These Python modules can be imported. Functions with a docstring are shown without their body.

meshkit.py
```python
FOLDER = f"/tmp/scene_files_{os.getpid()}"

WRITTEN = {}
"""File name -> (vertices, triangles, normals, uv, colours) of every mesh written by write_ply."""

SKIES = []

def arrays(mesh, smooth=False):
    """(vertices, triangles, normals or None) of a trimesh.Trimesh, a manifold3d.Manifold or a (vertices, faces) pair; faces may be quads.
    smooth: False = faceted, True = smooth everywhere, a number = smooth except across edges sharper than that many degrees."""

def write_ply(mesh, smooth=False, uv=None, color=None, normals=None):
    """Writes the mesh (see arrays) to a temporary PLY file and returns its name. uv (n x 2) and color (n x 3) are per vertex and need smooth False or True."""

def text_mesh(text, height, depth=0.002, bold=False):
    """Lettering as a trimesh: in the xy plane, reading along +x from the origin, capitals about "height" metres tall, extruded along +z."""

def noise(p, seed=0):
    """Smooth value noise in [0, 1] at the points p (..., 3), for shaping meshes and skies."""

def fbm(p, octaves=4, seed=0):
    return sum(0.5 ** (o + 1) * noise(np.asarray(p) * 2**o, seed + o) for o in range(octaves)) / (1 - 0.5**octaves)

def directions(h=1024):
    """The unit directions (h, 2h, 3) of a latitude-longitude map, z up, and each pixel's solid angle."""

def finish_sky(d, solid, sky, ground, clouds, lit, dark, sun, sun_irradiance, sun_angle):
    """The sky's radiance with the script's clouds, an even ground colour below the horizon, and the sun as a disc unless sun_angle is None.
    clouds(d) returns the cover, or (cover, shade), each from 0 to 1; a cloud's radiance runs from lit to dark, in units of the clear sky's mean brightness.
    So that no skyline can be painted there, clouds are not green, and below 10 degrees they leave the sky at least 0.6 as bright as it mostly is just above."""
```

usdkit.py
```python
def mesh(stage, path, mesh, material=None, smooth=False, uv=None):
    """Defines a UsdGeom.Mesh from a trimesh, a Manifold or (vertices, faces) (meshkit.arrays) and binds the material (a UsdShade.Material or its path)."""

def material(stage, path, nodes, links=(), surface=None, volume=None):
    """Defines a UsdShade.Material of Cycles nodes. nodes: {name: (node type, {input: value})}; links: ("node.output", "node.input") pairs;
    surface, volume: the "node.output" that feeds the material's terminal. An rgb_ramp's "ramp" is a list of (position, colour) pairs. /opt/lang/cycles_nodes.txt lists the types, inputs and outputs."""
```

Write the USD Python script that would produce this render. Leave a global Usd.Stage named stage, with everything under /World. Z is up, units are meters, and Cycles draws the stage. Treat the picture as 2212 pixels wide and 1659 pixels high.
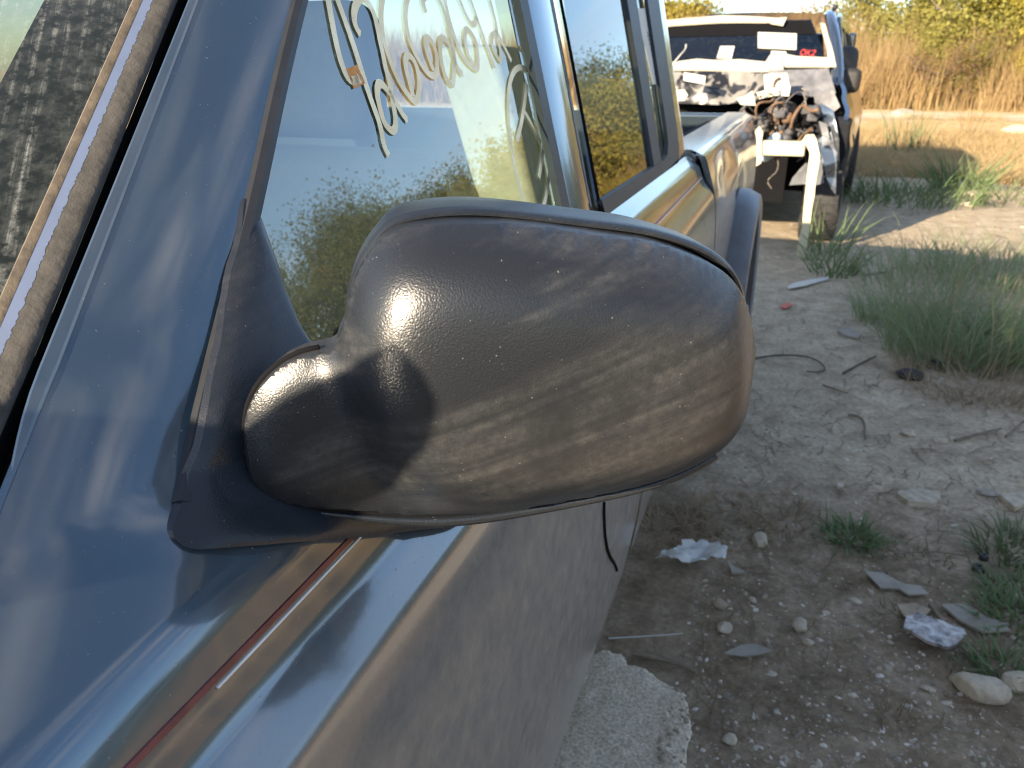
import math, random
import numpy as np, trimesh, usdkit, meshkit, manifold3d as m3
from shapely.geometry import Polygon, Point, LineString, box as sbox
from scipy import sparse
from scipy.sparse.linalg import spsolve
from scipy.interpolate import RegularGridInterpolator, PchipInterpolator
from pxr import Usd, UsdGeom, UsdLux, UsdShade, Gf, Sdf, Vt

stage = Usd.Stage.CreateInMemory()
UsdGeom.SetStageUpAxis(stage, 'Z'); UsdGeom.SetStageMetersPerUnit(stage, 1.0)
UsdGeom.Xform.Define(stage, '/World')

# ------------------------------------------------------------------ camera
F = 773.0                                    # focal length in pixels of a 1024 wide frame
PITCH, YAW = math.atan(316 / F), math.radians(19.4)
CAM = np.array([0.124, 0.0, 1.27])
fw = np.array([-math.sin(YAW) * math.cos(PITCH), math.cos(YAW) * math.cos(PITCH), -math.sin(PITCH)])
rt = np.array([math.cos(YAW), math.sin(YAW), 0.0]); up = np.cross(rt, fw)
cam = UsdGeom.Camera.Define(stage, '/World/camera')
cam.AddTransformOp().Set(Gf.Matrix4d(*rt, 0, *up, 0, *(-fw), 0, *CAM, 1))
cam.CreateFocalLengthAttr(26.0); cam.CreateHorizontalApertureAttr(26.0 * 1024 / F); cam.CreateVerticalApertureAttr(26.0 * 768 / F)
cam.CreateClippingRangeAttr(Gf.Vec2f(0.02, 2000))
cam.CreateFStopAttr(26.0 / 1.6); cam.CreateFocusDistanceAttr(0.46)
cam.CreateExposureAttr(1.82)

# ------------------------------------------------------------------ sky and sun
SUN_AZ, SUN_EL = math.radians(206.0), math.radians(18.5)   # azimuth of the direction towards the sun: atan2(x, y)
sky = usdkit.material(stage, '/World/Looks/sky', {
    'tc': ('texture_coordinate', {}), 'sep': ('separate_xyz', {}),
    'sky': ('sky_texture', {'sky_type': 'single_scattering', 'sun_disc': False, 'sun_elevation': SUN_EL, 'sun_rotation': SUN_AZ, 'aerosol_density': .55, 'ozone_density': 1.5}),
    'map': ('mapping', {'scale': (1.0, 2.3, 7.5), 'rotation': (0.22, 0.16, 0.5)}),
    'n': ('noise_texture', {'scale': 1.5, 'detail': 7, 'roughness': 0.55, 'distortion': 0.5}),
    'r': ('rgb_ramp', {'ramp': [(0.46, (0, 0, 0)), (0.60, (0.5,) * 3), (0.78, (1, 1, 1))]}),
    'n2': ('noise_texture', {'scale': 3.5, 'detail': 5}),
    'r2': ('rgb_ramp', {'ramp': [(0.35, (2.6, 2.9, 3.5)), (0.65, (6.2, 5.6, 5.2))]}),
    'f': ('math', {'math_type': 'multiply', 'value2': 0.75}),
    'mix': ('mix', {}), 'tint': ('mix', {'mix_type': 'multiply', 'fac': 1.0, 'color2': (.96, .99, 1.03)}), 'bg': ('background_shader', {'strength': 0.095})},
    [('tc.generated', 'map.vector'), ('map.vector', 'n.vector'), ('n.fac', 'r.fac'), ('map.vector', 'n2.vector'), ('n2.fac', 'r2.fac'),
     ('r.color', 'f.value1'), ('f.value', 'mix.fac'), ('sky.color', 'mix.color1'), ('r2.color', 'mix.color2'), ('mix.color', 'tint.color1'), ('tint.color', 'bg.color')], surface='bg.background')
dome = UsdLux.DomeLight.Define(stage, '/World/sky')
UsdShade.MaterialBindingAPI.Apply(dome.GetPrim()).Bind(sky)
dome.GetPrim().SetCustomDataByKey('kind', 'structure')
sun = UsdLux.DistantLight.Define(stage, '/World/sun')
sun.CreateNormalizeAttr(True); sun.CreateIntensityAttr(1.25); sun.CreateAngleAttr(0.5); sun.CreateColorAttr(Gf.Vec3f(1.0, 0.83, 0.61))
sun.AddRotateZOp().Set(-math.degrees(SUN_AZ) + 180); sun.AddRotateXOp().Set(90 - math.degrees(SUN_EL))

# ------------------------------------------------------------------ points of the place seen at a pixel of a 2212 wide view of it
S = 1024 / 2212
def ray(u, v): return fw + ((u * S - 512) / F) * rt - ((v * S - 384) / F) * up
def on_z(u, v, z=0.0): r = ray(u, v); return CAM + r * ((z - CAM[2]) / r[2])
def on_y(u, v, y): r = ray(u, v); return CAM + r * ((y - CAM[1]) / r[1])
def on_plane(u, v, o, n): r = ray(u, v); return CAM + r * (np.dot(np.subtract(o, CAM), n) / np.dot(r, n))
def hit(u, v, X, lo=0.15, hi=6.0):           # where the ray meets the surface x = X(y, z)
    r = ray(u, v); t = np.linspace(lo, hi, 3000)
    P = CAM + t[:, None] * r
    g = P[:, 0] - X(P[:, 1], P[:, 2])
    k = int(np.argmax(g < 0)) if (g < 0).any() else len(t) - 1
    a, b = t[max(k - 1, 0)], t[k]
    for _ in range(40):
        m = (a + b) / 2; p = CAM + m * r
        if p[0] - X(p[1:2], p[2:3])[0] > 0: a = m
        else: b = m
    return CAM + a * r

# ------------------------------------------------------------------ scene helpers
used = {}
def numbered(path):
    k = used.get(path, 0); used[path] = k + 1
    return path if k == 0 else f'{path}_{k:03d}'
BASE = {}
def thing(name, label, cat, base=(0, 0, 0), group=None, kind=None):
    path = numbered('/World/' + name)
    x = UsdGeom.Xform.Define(stage, path); x.AddTranslateOp().Set(Gf.Vec3d(*map(float, base)))
    BASE[path] = np.array(base, float)
    tag(x.GetPrim(), label, cat, group, kind)
    return path
def tag(p, label=None, cat=None, group=None, kind=None):
    for k, v in (('label', label), ('category', cat), ('group', group), ('kind', kind)):
        if v: p.SetCustomDataByKey(k, v)
def root_of(path): return '/'.join(path.split('/')[:3])
def obj(name, mesh, mat, parent='/World', smooth=30, normals=None, label=None, cat=None, group=None, kind=None):
    path = numbered(f'{parent}/{name}')
    if isinstance(mesh, tuple): mesh = (np.asarray(mesh[0], float), mesh[1])
    off = BASE.get(root_of(path), np.zeros(3)) if parent != '/World' else np.zeros(3)
    if np.any(off):
        v, f, _ = meshkit.arrays(mesh); mesh = (v - off, f)
    m = usdkit.mesh(stage, path, mesh, f'/World/Looks/{mat}', smooth=False if normals is not None else smooth)
    if normals is not None:
        m.CreateNormalsAttr(Vt.Vec3fArray.FromNumpy(np.asarray(normals, np.float32))); m.SetNormalsInterpolation('vertex')
    tag(m.GetPrim(), label, cat, group, kind)
    return path
def copies(src, name, places, label_of, cat, group=None, kind=None):
    for i, (loc, rz, sc) in enumerate(places):
        path = numbered('/World/' + name)
        x = UsdGeom.Xform.Define(stage, path)
        x.AddTranslateOp().Set(Gf.Vec3d(*map(float, loc))); x.AddRotateZOp().Set(float(rz)); x.AddScaleOp().Set(Gf.Vec3f(*np.broadcast_to(np.asarray(sc, float), 3).tolist()))
        x.GetPrim().GetReferences().AddInternalReference(src); x.GetPrim().SetInstanceable(True)
        tag(x.GetPrim(), label_of(i), cat, group, kind)
def join(ms):
    V, Fc, o = [], [], 0
    for m in ms:
        v, f, _ = meshkit.arrays(m); V.append(v); Fc.append(f + o); o += len(v)
    return np.vstack(V), np.vstack(Fc)
def boxm(lo, hi, r=0.0):
    lo, hi = np.minimum(lo, hi).astype(float), np.maximum(lo, hi).astype(float)
    if r <= 0: return m3.Manifold.cube(list(hi - lo)).translate(list(lo))
    s = m3.Manifold.sphere(r, 16)
    return m3.Manifold.batch_hull([s.translate([x, y, z]) for x in (lo[0] + r, hi[0] - r) for y in (lo[1] + r, hi[1] - r) for z in (lo[2] + r, hi[2] - r)])
def cyl(a, b, ra, rb=None, n=16):
    a, b = np.asarray(a, float), np.asarray(b, float); d = b - a; L = np.linalg.norm(d)
    m = m3.Manifold.cylinder(L, ra, ra if rb is None else rb, n)
    z = d / L; x = np.cross([0, 0, 1], z) if abs(z[2]) < .99 else np.array([1.0, 0, 0]); x /= np.linalg.norm(x); y = np.cross(z, x)
    return m.transform(np.column_stack([x, y, z, a]).tolist())
def tube(P, r, n=8, flat=1.0):
    """swept tube along the polyline, capped; r may vary"""
    P = np.asarray(P, float); k = len(P); r = np.broadcast_to(np.asarray(r, float), k)
    T = np.gradient(P, axis=0); T /= np.linalg.norm(T, axis=1, keepdims=True)
    ref = np.array([0, 0, 1.0]) if abs(T[0][2]) < .9 else np.array([1.0, 0, 0])
    V = []
    for i in range(k):
        a = np.cross(T[i], ref); a /= np.linalg.norm(a); b = np.cross(a, T[i])
        for j in range(n):
            w = 2 * math.pi * j / n
            V.append(P[i] + r[i] * (math.cos(w) * a + flat * math.sin(w) * b))
    Fc = []
    for i in range(k - 1):
        for j in range(n):
            a, b, c, d = i * n + j, i * n + (j + 1) % n, (i + 1) * n + (j + 1) % n, (i + 1) * n + j
            Fc += [(a, b, c), (a, c, d)]
    V += [P[0], P[-1]]; o = k * n
    for j in range(n):
        Fc += [(o, (j + 1) % n, j), (o + 1, (k - 1) * n + j, (k - 1) * n + (j + 1) % n)]
    return np.array(V), np.array(Fc)
def spline(P, n):
    P = np.asarray(P, float); d = np.r_[0, np.cumsum(np.linalg.norm(np.diff(P, axis=0), axis=1))]
    t = np.linspace(0, d[-1], n)
    from scipy.interpolate import CubicSpline
    keep = np.r_[True, np.diff(d) > 1e-9]
    return CubicSpline(d[keep], P[keep])(t)
def closed(P, n):
    P = np.asarray(P, float); P = np.vstack([P, P[:1]]); d = np.r_[0, np.cumsum(np.linalg.norm(np.diff(P, axis=0), axis=1))]
    from scipy.interpolate import CubicSpline
    return CubicSpline(d, P, bc_type='periodic')(np.linspace(0, d[-1], n, endpoint=False))
def grid_clip(poly, step):
    """a fine regular triangulation of a shapely polygon: (points, triangles)"""
    poly = poly.buffer(0)
    if hasattr(poly, 'geoms'): poly = max(poly.geoms, key=lambda g: g.area)
    x0, y0, x1, y1 = poly.bounds
    xs, ys = np.arange(x0, x1 + step, step), np.arange(y0, y1 + step, step)
    pts, tri, idx = [], [], {}
    def vid(x, y):
        k = (round(x, 6), round(y, 6))
        if k not in idx: idx[k] = len(pts); pts.append((x, y))
        return idx[k]
    from shapely import contains_properly, box as boxes, prepare, intersects
    prepare(poly)
    gx, gy = np.meshgrid(xs[:-1], ys[:-1], indexing='ij')
    b = boxes(gx.ravel(), gy.ravel(), gx.ravel() + step, gy.ravel() + step)
    ins, tou = contains_properly(poly, b), intersects(poly, b)
    for k in np.nonzero(tou)[0]:
        x, y = gx.ravel()[k], gy.ravel()[k]
        if ins[k]:
            a, bb, c, d = vid(x, y), vid(x + step, y), vid(x + step, y + step), vid(x, y + step)
            tri += [(a, bb, c), (a, c, d)]
        else:
            g = poly.intersection(b[k])
            for q in (g.geoms if hasattr(g, 'geoms') else [g]):
                if q.geom_type != 'Polygon' or q.area < 1e-12: continue
                ring = np.array(q.exterior.coords)[:-1]
                if not q.exterior.is_ccw: ring = ring[::-1]
                for t in m3.triangulate([ring]):
                    tri.append(tuple(vid(*ring[i]) for i in t))
    return np.array(pts), np.array(tri)
def rim_edges(tri):
    e = np.sort(np.vstack([tri[:, [0, 1]], tri[:, [1, 2]], tri[:, [2, 0]]]), axis=1)
    d = np.vstack([tri[:, [0, 1]], tri[:, [1, 2]], tri[:, [2, 0]]])
    _, inv, cnt = np.unique(e, axis=0, return_inverse=True, return_counts=True)
    return d[cnt[inv.ravel()] == 1]
def panel(poly, X, step=0.01, thick=0.006, roll=0.0):
    """sheet x = X(y, z) over a (y, z) polygon, with an edge of its own thickness; returns mesh and normals"""
    p, t = grid_clip(poly, step)
    x = X(p[:, 0], p[:, 1]); e = 5e-4
    gy = (X(p[:, 0] + e, p[:, 1]) - X(p[:, 0] - e, p[:, 1])) / (2 * e)
    gz = (X(p[:, 0], p[:, 1] + e) - X(p[:, 0], p[:, 1] - e)) / (2 * e)
    n = np.column_stack([np.ones_like(gy), -gy, -gz]); n /= np.linalg.norm(n, axis=1, keepdims=True)
    v = np.column_stack([x, p])
    be = rim_edges(t); k = len(v)
    ids = np.unique(be); new = {a: i for i, a in enumerate(ids)}; m = len(ids)
    top, low = v[ids], v[ids] - np.array([thick, 0, 0])
    # outward direction along the rim for the wall's normals
    nd = np.zeros((m, 3))
    for a, b in be:
        d = v[b] - v[a]; o = np.cross(d, [1, 0, 0.0]); nd[new[a]] += o; nd[new[b]] += o
    nd /= np.maximum(np.linalg.norm(nd, axis=1, keepdims=True), 1e-12)
    walls = []
    for a, b in be:
        i, j = new[a], new[b]
        walls += [(k + i, k + m + i, k + m + j), (k + i, k + m + j, k + j)]
    return (np.vstack([v, top, low]), np.vstack([t, walls])), np.vstack([n, nd, nd])
def slab(px, y, depth=0.02, off=0.0, tilt=0.0):
    """a flat piece facing the camera side (-y), its outline given by pixels on the plane at y"""
    P = np.array([on_y(u, v, y) for u, v in px])[:, [0, 2]]
    pl = Polygon(P).buffer(0)
    m = m3.Manifold.extrude(m3.CrossSection([np.array(pl.exterior.coords)[:-1]], m3.FillRule.EvenOdd), depth)
    return m.transform([[1, 0, 0, 0], [0, 0, 1, y + off], [0, 1, 0, 0]]), P
def rough(mesh, amp, freq, seed=0, step=None):
    if hasattr(mesh, 'refine_to_length') and step: mesh = mesh.refine_to_length(step)
    v, f, _ = meshkit.arrays(mesh)
    d = np.stack([meshkit.fbm(v * freq + seed * 7.1 + 31 * k) for k in range(3)], 1)
    return v + amp * (d - d.mean(0)), f
def smoothstep(a, b, x): t = np.clip((x - a) / (b - a), 0, 1); return t * t * (3 - 2 * t)

# ------------------------------------------------------------------ materials
def M(name, nodes, links=(), surface='p.BSDF', volume=None):
    return usdkit.material(stage, '/World/Looks/' + name, nodes, links, surface=surface, volume=volume)
def plain(name, col, rough=.5, var=.12, scale=20, bump=0.0, **kw):
    c = np.array(col)
    M(name, {'tc': ('texture_coordinate', {}), 'n': ('noise_texture', {'scale': scale, 'detail': 6, 'roughness': .6}),
             'r': ('rgb_ramp', {'ramp': [(0.3, tuple(c * (1 - var))), (0.7, tuple(c * (1 + var)))]}),
             'b': ('bump', {'strength': bump, 'distance': .003}), 'p': ('principled_bsdf', {'roughness': rough, **kw})},
      [('tc.object', 'n.vector'), ('n.fac', 'r.fac'), ('r.color', 'p.base_color')] + ([('n.fac', 'b.height'), ('b.normal', 'p.normal')] if bump else []))

def paint(name, base, dust, lowz, dustamt):
    # dark metallic paint under clear coat; dust thicker low on the body, scratches and specks
    M(name, {'g': ('geometry', {}), 'sep': ('separate_xyz', {}), 'n': ('noise_texture', {'scale': 45, 'detail': 9, 'roughness': .78}),
             'sp': ('noise_texture', {'scale': 500, 'detail': 2}), 'spr': ('rgb_ramp', {'ramp': [(.73, (0, 0, 0)), (.77, (1, 1, 1))]}),
             'st': ('mapping', {'scale': (60, 5, 5)}), 'ns': ('noise_texture', {'scale': 16, 'detail': 6, 'roughness': .7}),
             'h': ('map_range', {'from_min': lowz + .05, 'from_max': lowz - .05, 'to_min': .04, 'to_max': dustamt, 'clamp': True}),
             'nr': ('rgb_ramp', {'ramp': [(.25, (.35,) * 3), (.75, (1, 1, 1))]}),
             'f': ('math', {'math_type': 'multiply'}), 'f2': ('math', {'math_type': 'multiply', 'value2': .55}), 'f3': ('math', {'math_type': 'add', 'use_clamp': True}),
             'mix': ('mix', {'color1': base, 'color2': dust}),
             'rg': ('map_range', {'to_min': .20, 'to_max': .62, 'clamp': True}),
             'cw': ('map_range', {'to_min': 1.0, 'to_max': .35, 'clamp': True}),
             'fl': ('noise_texture', {'scale': 14, 'detail': 3}), 'b0': ('bump', {'strength': .5, 'distance': .0012}),
             'b': ('bump', {'strength': .35, 'distance': .0006}),
             'p': ('principled_bsdf', {'metallic': .6, 'coat_weight': 1.0, 'coat_ior': 1.95, 'coat_roughness': .06})},
      [('g.position', 'n.vector'), ('g.position', 'sp.vector'), ('sp.fac', 'spr.fac'), ('g.position', 'sep.vector'), ('sep.z', 'h.value'),
       ('n.fac', 'nr.fac'), ('nr.color', 'f.value1'), ('h.result', 'f.value2'), ('spr.color', 'f2.value1'), ('f.value', 'f3.value1'), ('f2.value', 'f3.value2'),
       ('f3.value', 'mix.fac'), ('mix.color', 'p.base_color'), ('f3.value', 'rg.value'), ('rg.result', 'p.roughness'),
       ('f3.value', 'cw.value'), ('cw.result', 'p.coat_weight'), ('f3.value', 'b.height'), ('g.position', 'fl.vector'), ('b.normal', 'p.normal'), ('b.normal', 'p.coat_normal')])
paint('dusty_paint', (.06, .07, .085), (.24, .25, .265), 2.0, .7)
paint('truck_paint', (.042, .066, .086), (.29, .25, .20), .985, .85)
plain('dusty_liner', (.014, .015, .018), .9, .3, 30, specular_ior_level=.1)
plain('gap_black', (.006, .006, .007), .9, specular_ior_level=.08)
plain('rubber_seal', (.010, .011, .013), .5, .35, 40)
plain('tyre_rubber', (.022, .021, .021), .75, .4, 25, .3)
plain('grey_wheel', (.30, .31, .32), .4, .2, 15, metallic=.7)
plain('rust_metal', (.12, .07, .04), .8, .5, 12, .4)
plain('engine_metal', (.15, .13, .11), .5, .6, 18, .5, metallic=.4)
plain('seat_cloth', (.05, .055, .065), .95, .15, 60, .2)
plain('cream_trim', (.78, .73, .58), .6, .06, 30)
plain('dark_trim', (.05, .05, .055), .7, .2, 20)
plain('frit', (.040, .043, .050), .7, .3, 200, .2)
plain('white_plastic', (.46, .425, .29), .5, .06, 6)
plain('white_tape', (.42, .39, .31), .45, .05, 25, .15)
plain('paper', (.45, .435, .385), .8, .03, 40)
plain('ink', (.05, .05, .06), .8)
plain('red_ink', (.55, .06, .05), .6)
plain('black_sheet', (.012, .012, .014), .28, .3, 10)
M('wrap_mix', {'tc': ('texture_coordinate', {}), 'n': ('noise_texture', {'scale': 5.5, 'detail': 4, 'distortion': 1.2}), 'r': ('rgb_ramp', {'ramp': [(.53, (.012, .012, .014)), (.58, (.15, .142, .13))]}), 'rr': ('rgb_ramp', {'ramp': [(.53, (.3,) * 3), (.58, (.6,) * 3)]}), 'p': ('principled_bsdf', {})}, [('tc.object', 'n.vector'), ('n.fac', 'r.fac'), ('r.color', 'p.base_color'), ('n.fac', 'rr.fac'), ('rr.color', 'p.roughness')])
plain('silver_sheet', (.115, .115, .125), .5, .45, 14, metallic=.1)
plain('pale_rock', (.40, .335, .245), .95, .3, 40, .8)
plain('brown_rock', (.34, .26, .175), .9, .35, 18, .5)
plain('grey_shard', (.27, .235, .185), .7, .2, 20, .2)
plain('foil', (.34, .31, .29), .4, .75, 45, .9, metallic=.5)
plain('stick_wood', (.17, .13, .09), .9, .35, 30, .4)
plain('black_rubber', (.022, .02, .018), .6, .3)
plain('white_card', (.50, .49, .45), .5, .05)
plain('red_plastic', (.45, .09, .07), .5, .2)
plain('headlamp_lens', (.35, .42, .46), .15, .2)
plain('bark', (.10, .075, .055), .9, .4, 8, .6)
M('chalk', {'tc': ('texture_coordinate', {}), 'n': ('noise_texture', {'scale': 170, 'detail': 6, 'roughness': .7}), 'r': ('rgb_ramp', {'ramp': [(.28, (.45,) * 3), (.46, (1,) * 3)]}), 'n2': ('noise_texture', {'scale': 25, 'detail': 2}), 'c': ('rgb_ramp', {'ramp': [(.35, (.62, .54, .34)), (.65, (.80, .72, .49))]}), 'p': ('principled_bsdf', {'roughness': .85})},
  [('tc.object', 'n.vector'), ('n.fac', 'r.fac'), ('r.color', 'p.alpha'), ('tc.object', 'n2.vector'), ('n2.fac', 'c.fac'), ('c.color', 'p.base_color')])
plain('rust_chalk', (.50, .22, .07), .85, .3, 300)
plain('stripe_red', (.10, .026, .026), .35, .35, 60)
plain('stripe_white', (.55, .55, .53), .4, .1, 60)
plain('flare_plastic', (.075, .08, .088), .38, .25, 14)
plain('dull_bed', (.030, .033, .04), .6, .3, 12)

def plastic(name, base, dustamt):
    # grained black plastic, sun faded, with dust wiped along it in long smears
    M(name, {'tc': ('texture_coordinate', {}), 'm': ('mapping', {'mapping_type': 'texture', 'rotation': (0, -.36, .47), 'scale': (.16, .12, .0085)}), 'n': ('noise_texture', {'scale': 1.0, 'detail': 8, 'roughness': .66, 'distortion': .6}),
             'r': ('rgb_ramp', {'ramp': [(.36, (.12,) * 3), (.52, (.5,) * 3), (.68, (1,) * 3)]}),
             'mb': ('mapping', {'mapping_type': 'texture', 'rotation': (0, -.30, .47), 'scale': (.20, .2, .075)}), 'big': ('noise_texture', {'scale': 1.0, 'detail': 5, 'roughness': .6, 'distortion': .8}), 'br': ('rgb_ramp', {'ramp': [(.44, (0,) * 3), (.53, (1,) * 3)]}),
             'fi': ('noise_texture', {'scale': 260, 'detail': 5, 'roughness': .7}), 'fir': ('rgb_ramp', {'ramp': [(.35, (.35,) * 3), (.65, (1,) * 3)]}),
             'f': ('math', {'math_type': 'multiply'}), 'f1': ('math', {'math_type': 'multiply'}), 'fs': ('math', {'math_type': 'multiply', 'value2': dustamt}),
             'sp': ('noise_texture', {'scale': 800, 'detail': 1}), 'spr': ('rgb_ramp', {'ramp': [(.775, (0,) * 3), (.80, (.7,) * 3)]}), 'fa': ('math', {'math_type': 'add', 'use_clamp': True}),
             'mix': ('mix', {'color1': base, 'color2': (.185, .18, .17)}),
             'rg': ('map_range', {'from_max': .5, 'to_min': .33, 'to_max': .6, 'clamp': True}),
             'gn': ('noise_texture', {'scale': 1150, 'detail': 1}),
             'b': ('bump', {'strength': .45, 'distance': .0004}),
             'p': ('principled_bsdf', {'specular_ior_level': .5})},
      [('tc.object', 'm.vector'), ('m.vector', 'n.vector'), ('n.fac', 'r.fac'), ('tc.object', 'mb.vector'), ('mb.vector', 'big.vector'), ('big.fac', 'br.fac'), ('r.color', 'f.value1'), ('br.color', 'f.value2'),
       ('tc.object', 'fi.vector'), ('fi.fac', 'fir.fac'), ('f.value', 'f1.value1'), ('fir.color', 'f1.value2'), ('f1.value', 'fs.value1'),
       ('tc.object', 'sp.vector'), ('sp.fac', 'spr.fac'), ('fs.value', 'fa.value1'), ('spr.color', 'fa.value2'), ('fa.value', 'mix.fac'), ('mix.color', 'p.base_color'), ('fa.value', 'rg.value'), ('rg.result', 'p.roughness'),
       ('tc.object', 'gn.vector'), ('gn.fac', 'b.height'), ('b.normal', 'p.normal')])
plastic('mirror_plastic', (.010, .0112, .0132), .22)
plastic('mirror_base_plastic', (.009, .011, .0145), .07)

def glass(name, ior, tint, dirt=0.0):
    M(name, {'t': ('transparent_bsdf', {'color': tint}), 'gl': ('glossy_bsdf', {'color': (1, 1, 1), 'roughness': 0.0}), 'fr': ('fresnel', {'IOR': ior}), 'mix': ('mix_closure', {}),
             'tc': ('texture_coordinate', {}), 'n': ('noise_texture', {'scale': 30, 'detail': 8, 'roughness': .7}), 'r': ('rgb_ramp', {'ramp': [(.5, (.0,) * 3), (.85, (dirt * 2,) * 3)]}),
             'd': ('diffuse_bsdf', {'color': (.5, .46, .38)}), 'm2': ('mix_closure', {})},
      [('fr.fac', 'mix.fac'), ('t.BSDF', 'mix.closure1'), ('gl.BSDF', 'mix.closure2'), ('tc.object', 'n.vector'), ('n.fac', 'r.fac'), ('r.color', 'm2.fac'), ('mix.closure', 'm2.closure1'), ('d.BSDF', 'm2.closure2')], surface='m2.closure')
glass('side_glass', 2.3, (.50, .57, .53), .008)
glass('tinted_glass', 1.7, (.05, .06, .065), .02)
# windshield: dark, with run-down streaks of mineral dirt
M('dirty_windshield', {'tc': ('texture_coordinate', {}), 'm': ('mapping', {'mapping_type': 'texture', 'rotation': (0.8844, 0.0000, -2.6150), 'scale': (.0055, .05, .20)}), 'n': ('noise_texture', {'scale': 1, 'detail': 9, 'roughness': .72, 'distortion': .35}),
    'r': ('rgb_ramp', {'ramp': [(.48, (0,) * 3), (.60, (.3,) * 3), (.72, (1,) * 3)]}), 'n2': ('noise_texture', {'scale': 110, 'detail': 8, 'roughness': .75}), 'r2': ('rgb_ramp', {'ramp': [(.44, (0,) * 3), (.62, (1,) * 3)]}),
    'fm': ('math', {'math_type': 'multiply'}), 'fa': ('math', {'math_type': 'add', 'use_clamp': True, 'value2': .015}), 'fb': ('math', {'math_type': 'add', 'use_clamp': True}), 'k': ('math', {'math_type': 'multiply', 'value2': .07}),
    't': ('transparent_bsdf', {'color': (.30, .35, .32)}), 'gl': ('glossy_bsdf', {'color': (1, 1, 1), 'roughness': .12}), 'fr': ('fresnel', {'IOR': 1.12}), 'mix': ('mix_closure', {}), 'd': ('diffuse_bsdf', {'color': (.27, .28, .27)}), 'm2': ('mix_closure', {})},
    [('tc.object', 'm.vector'), ('m.vector', 'n.vector'), ('n.fac', 'r.fac'), ('tc.object', 'n2.vector'), ('n2.fac', 'r2.fac'), ('r.color', 'fm.value1'), ('r2.color', 'fm.value2'), ('r2.color', 'k.value1'), ('k.value', 'fb.value1'), ('fm.value', 'fb.value2'), ('fb.value', 'fa.value1'),
     ('fr.fac', 'mix.fac'), ('t.BSDF', 'mix.closure1'), ('gl.BSDF', 'mix.closure2'), ('fa.value', 'm2.fac'), ('mix.closure', 'm2.closure1'), ('d.BSDF', 'm2.closure2')], surface='m2.closure')
M('mirror_glass', {'p': ('principled_bsdf', {'base_color': (.9, .9, .9), 'metallic': 1.0, 'roughness': .03})})
# old rubber moulding, dusty and cracked
plain('moulding_rubber', (.042, .038, .033), .85, .35, 90, .5)
plain('moulding_gasket', (.06, .046, .03), .75, .45, 110, .5)
plain('moulding_film', (.075, .10, .165), .6, .08, 40)

def ramp_island(name, cols, rough=.7, trans=.25):
    M(name, {'g': ('geometry', {}), 'o': ('object_info', {}), 'a': ('math', {'math_type': 'add'}), 'h': ('math', {'math_type': 'fraction'}), 'r': ('rgb_ramp', {'ramp': [(i / (len(cols) - 1), c) for i, c in enumerate(cols)]}),
             'p': ('principled_bsdf', {'roughness': rough, 'specular_ior_level': .25}), 't': ('translucent_bsdf', {}), 'mix': ('mix_closure', {'fac': trans})},
      [('g.random_per_island', 'a.value1'), ('o.random', 'h.value1'), ('g.random_per_island', 'r.fac'), ('r.color', 'p.base_color'), ('r.color', 't.color'), ('p.BSDF', 'mix.closure1'), ('t.BSDF', 'mix.closure2')], surface='mix.closure')
ramp_island('grass_mixed', [(.12, .15, .07), (.20, .22, .11), (.32, .29, .16), (.44, .36, .22), (.52, .43, .28)])
ramp_island('grass_green', [(.13, .18, .08), (.20, .25, .12), (.30, .32, .17), (.48, .42, .27)])
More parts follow.
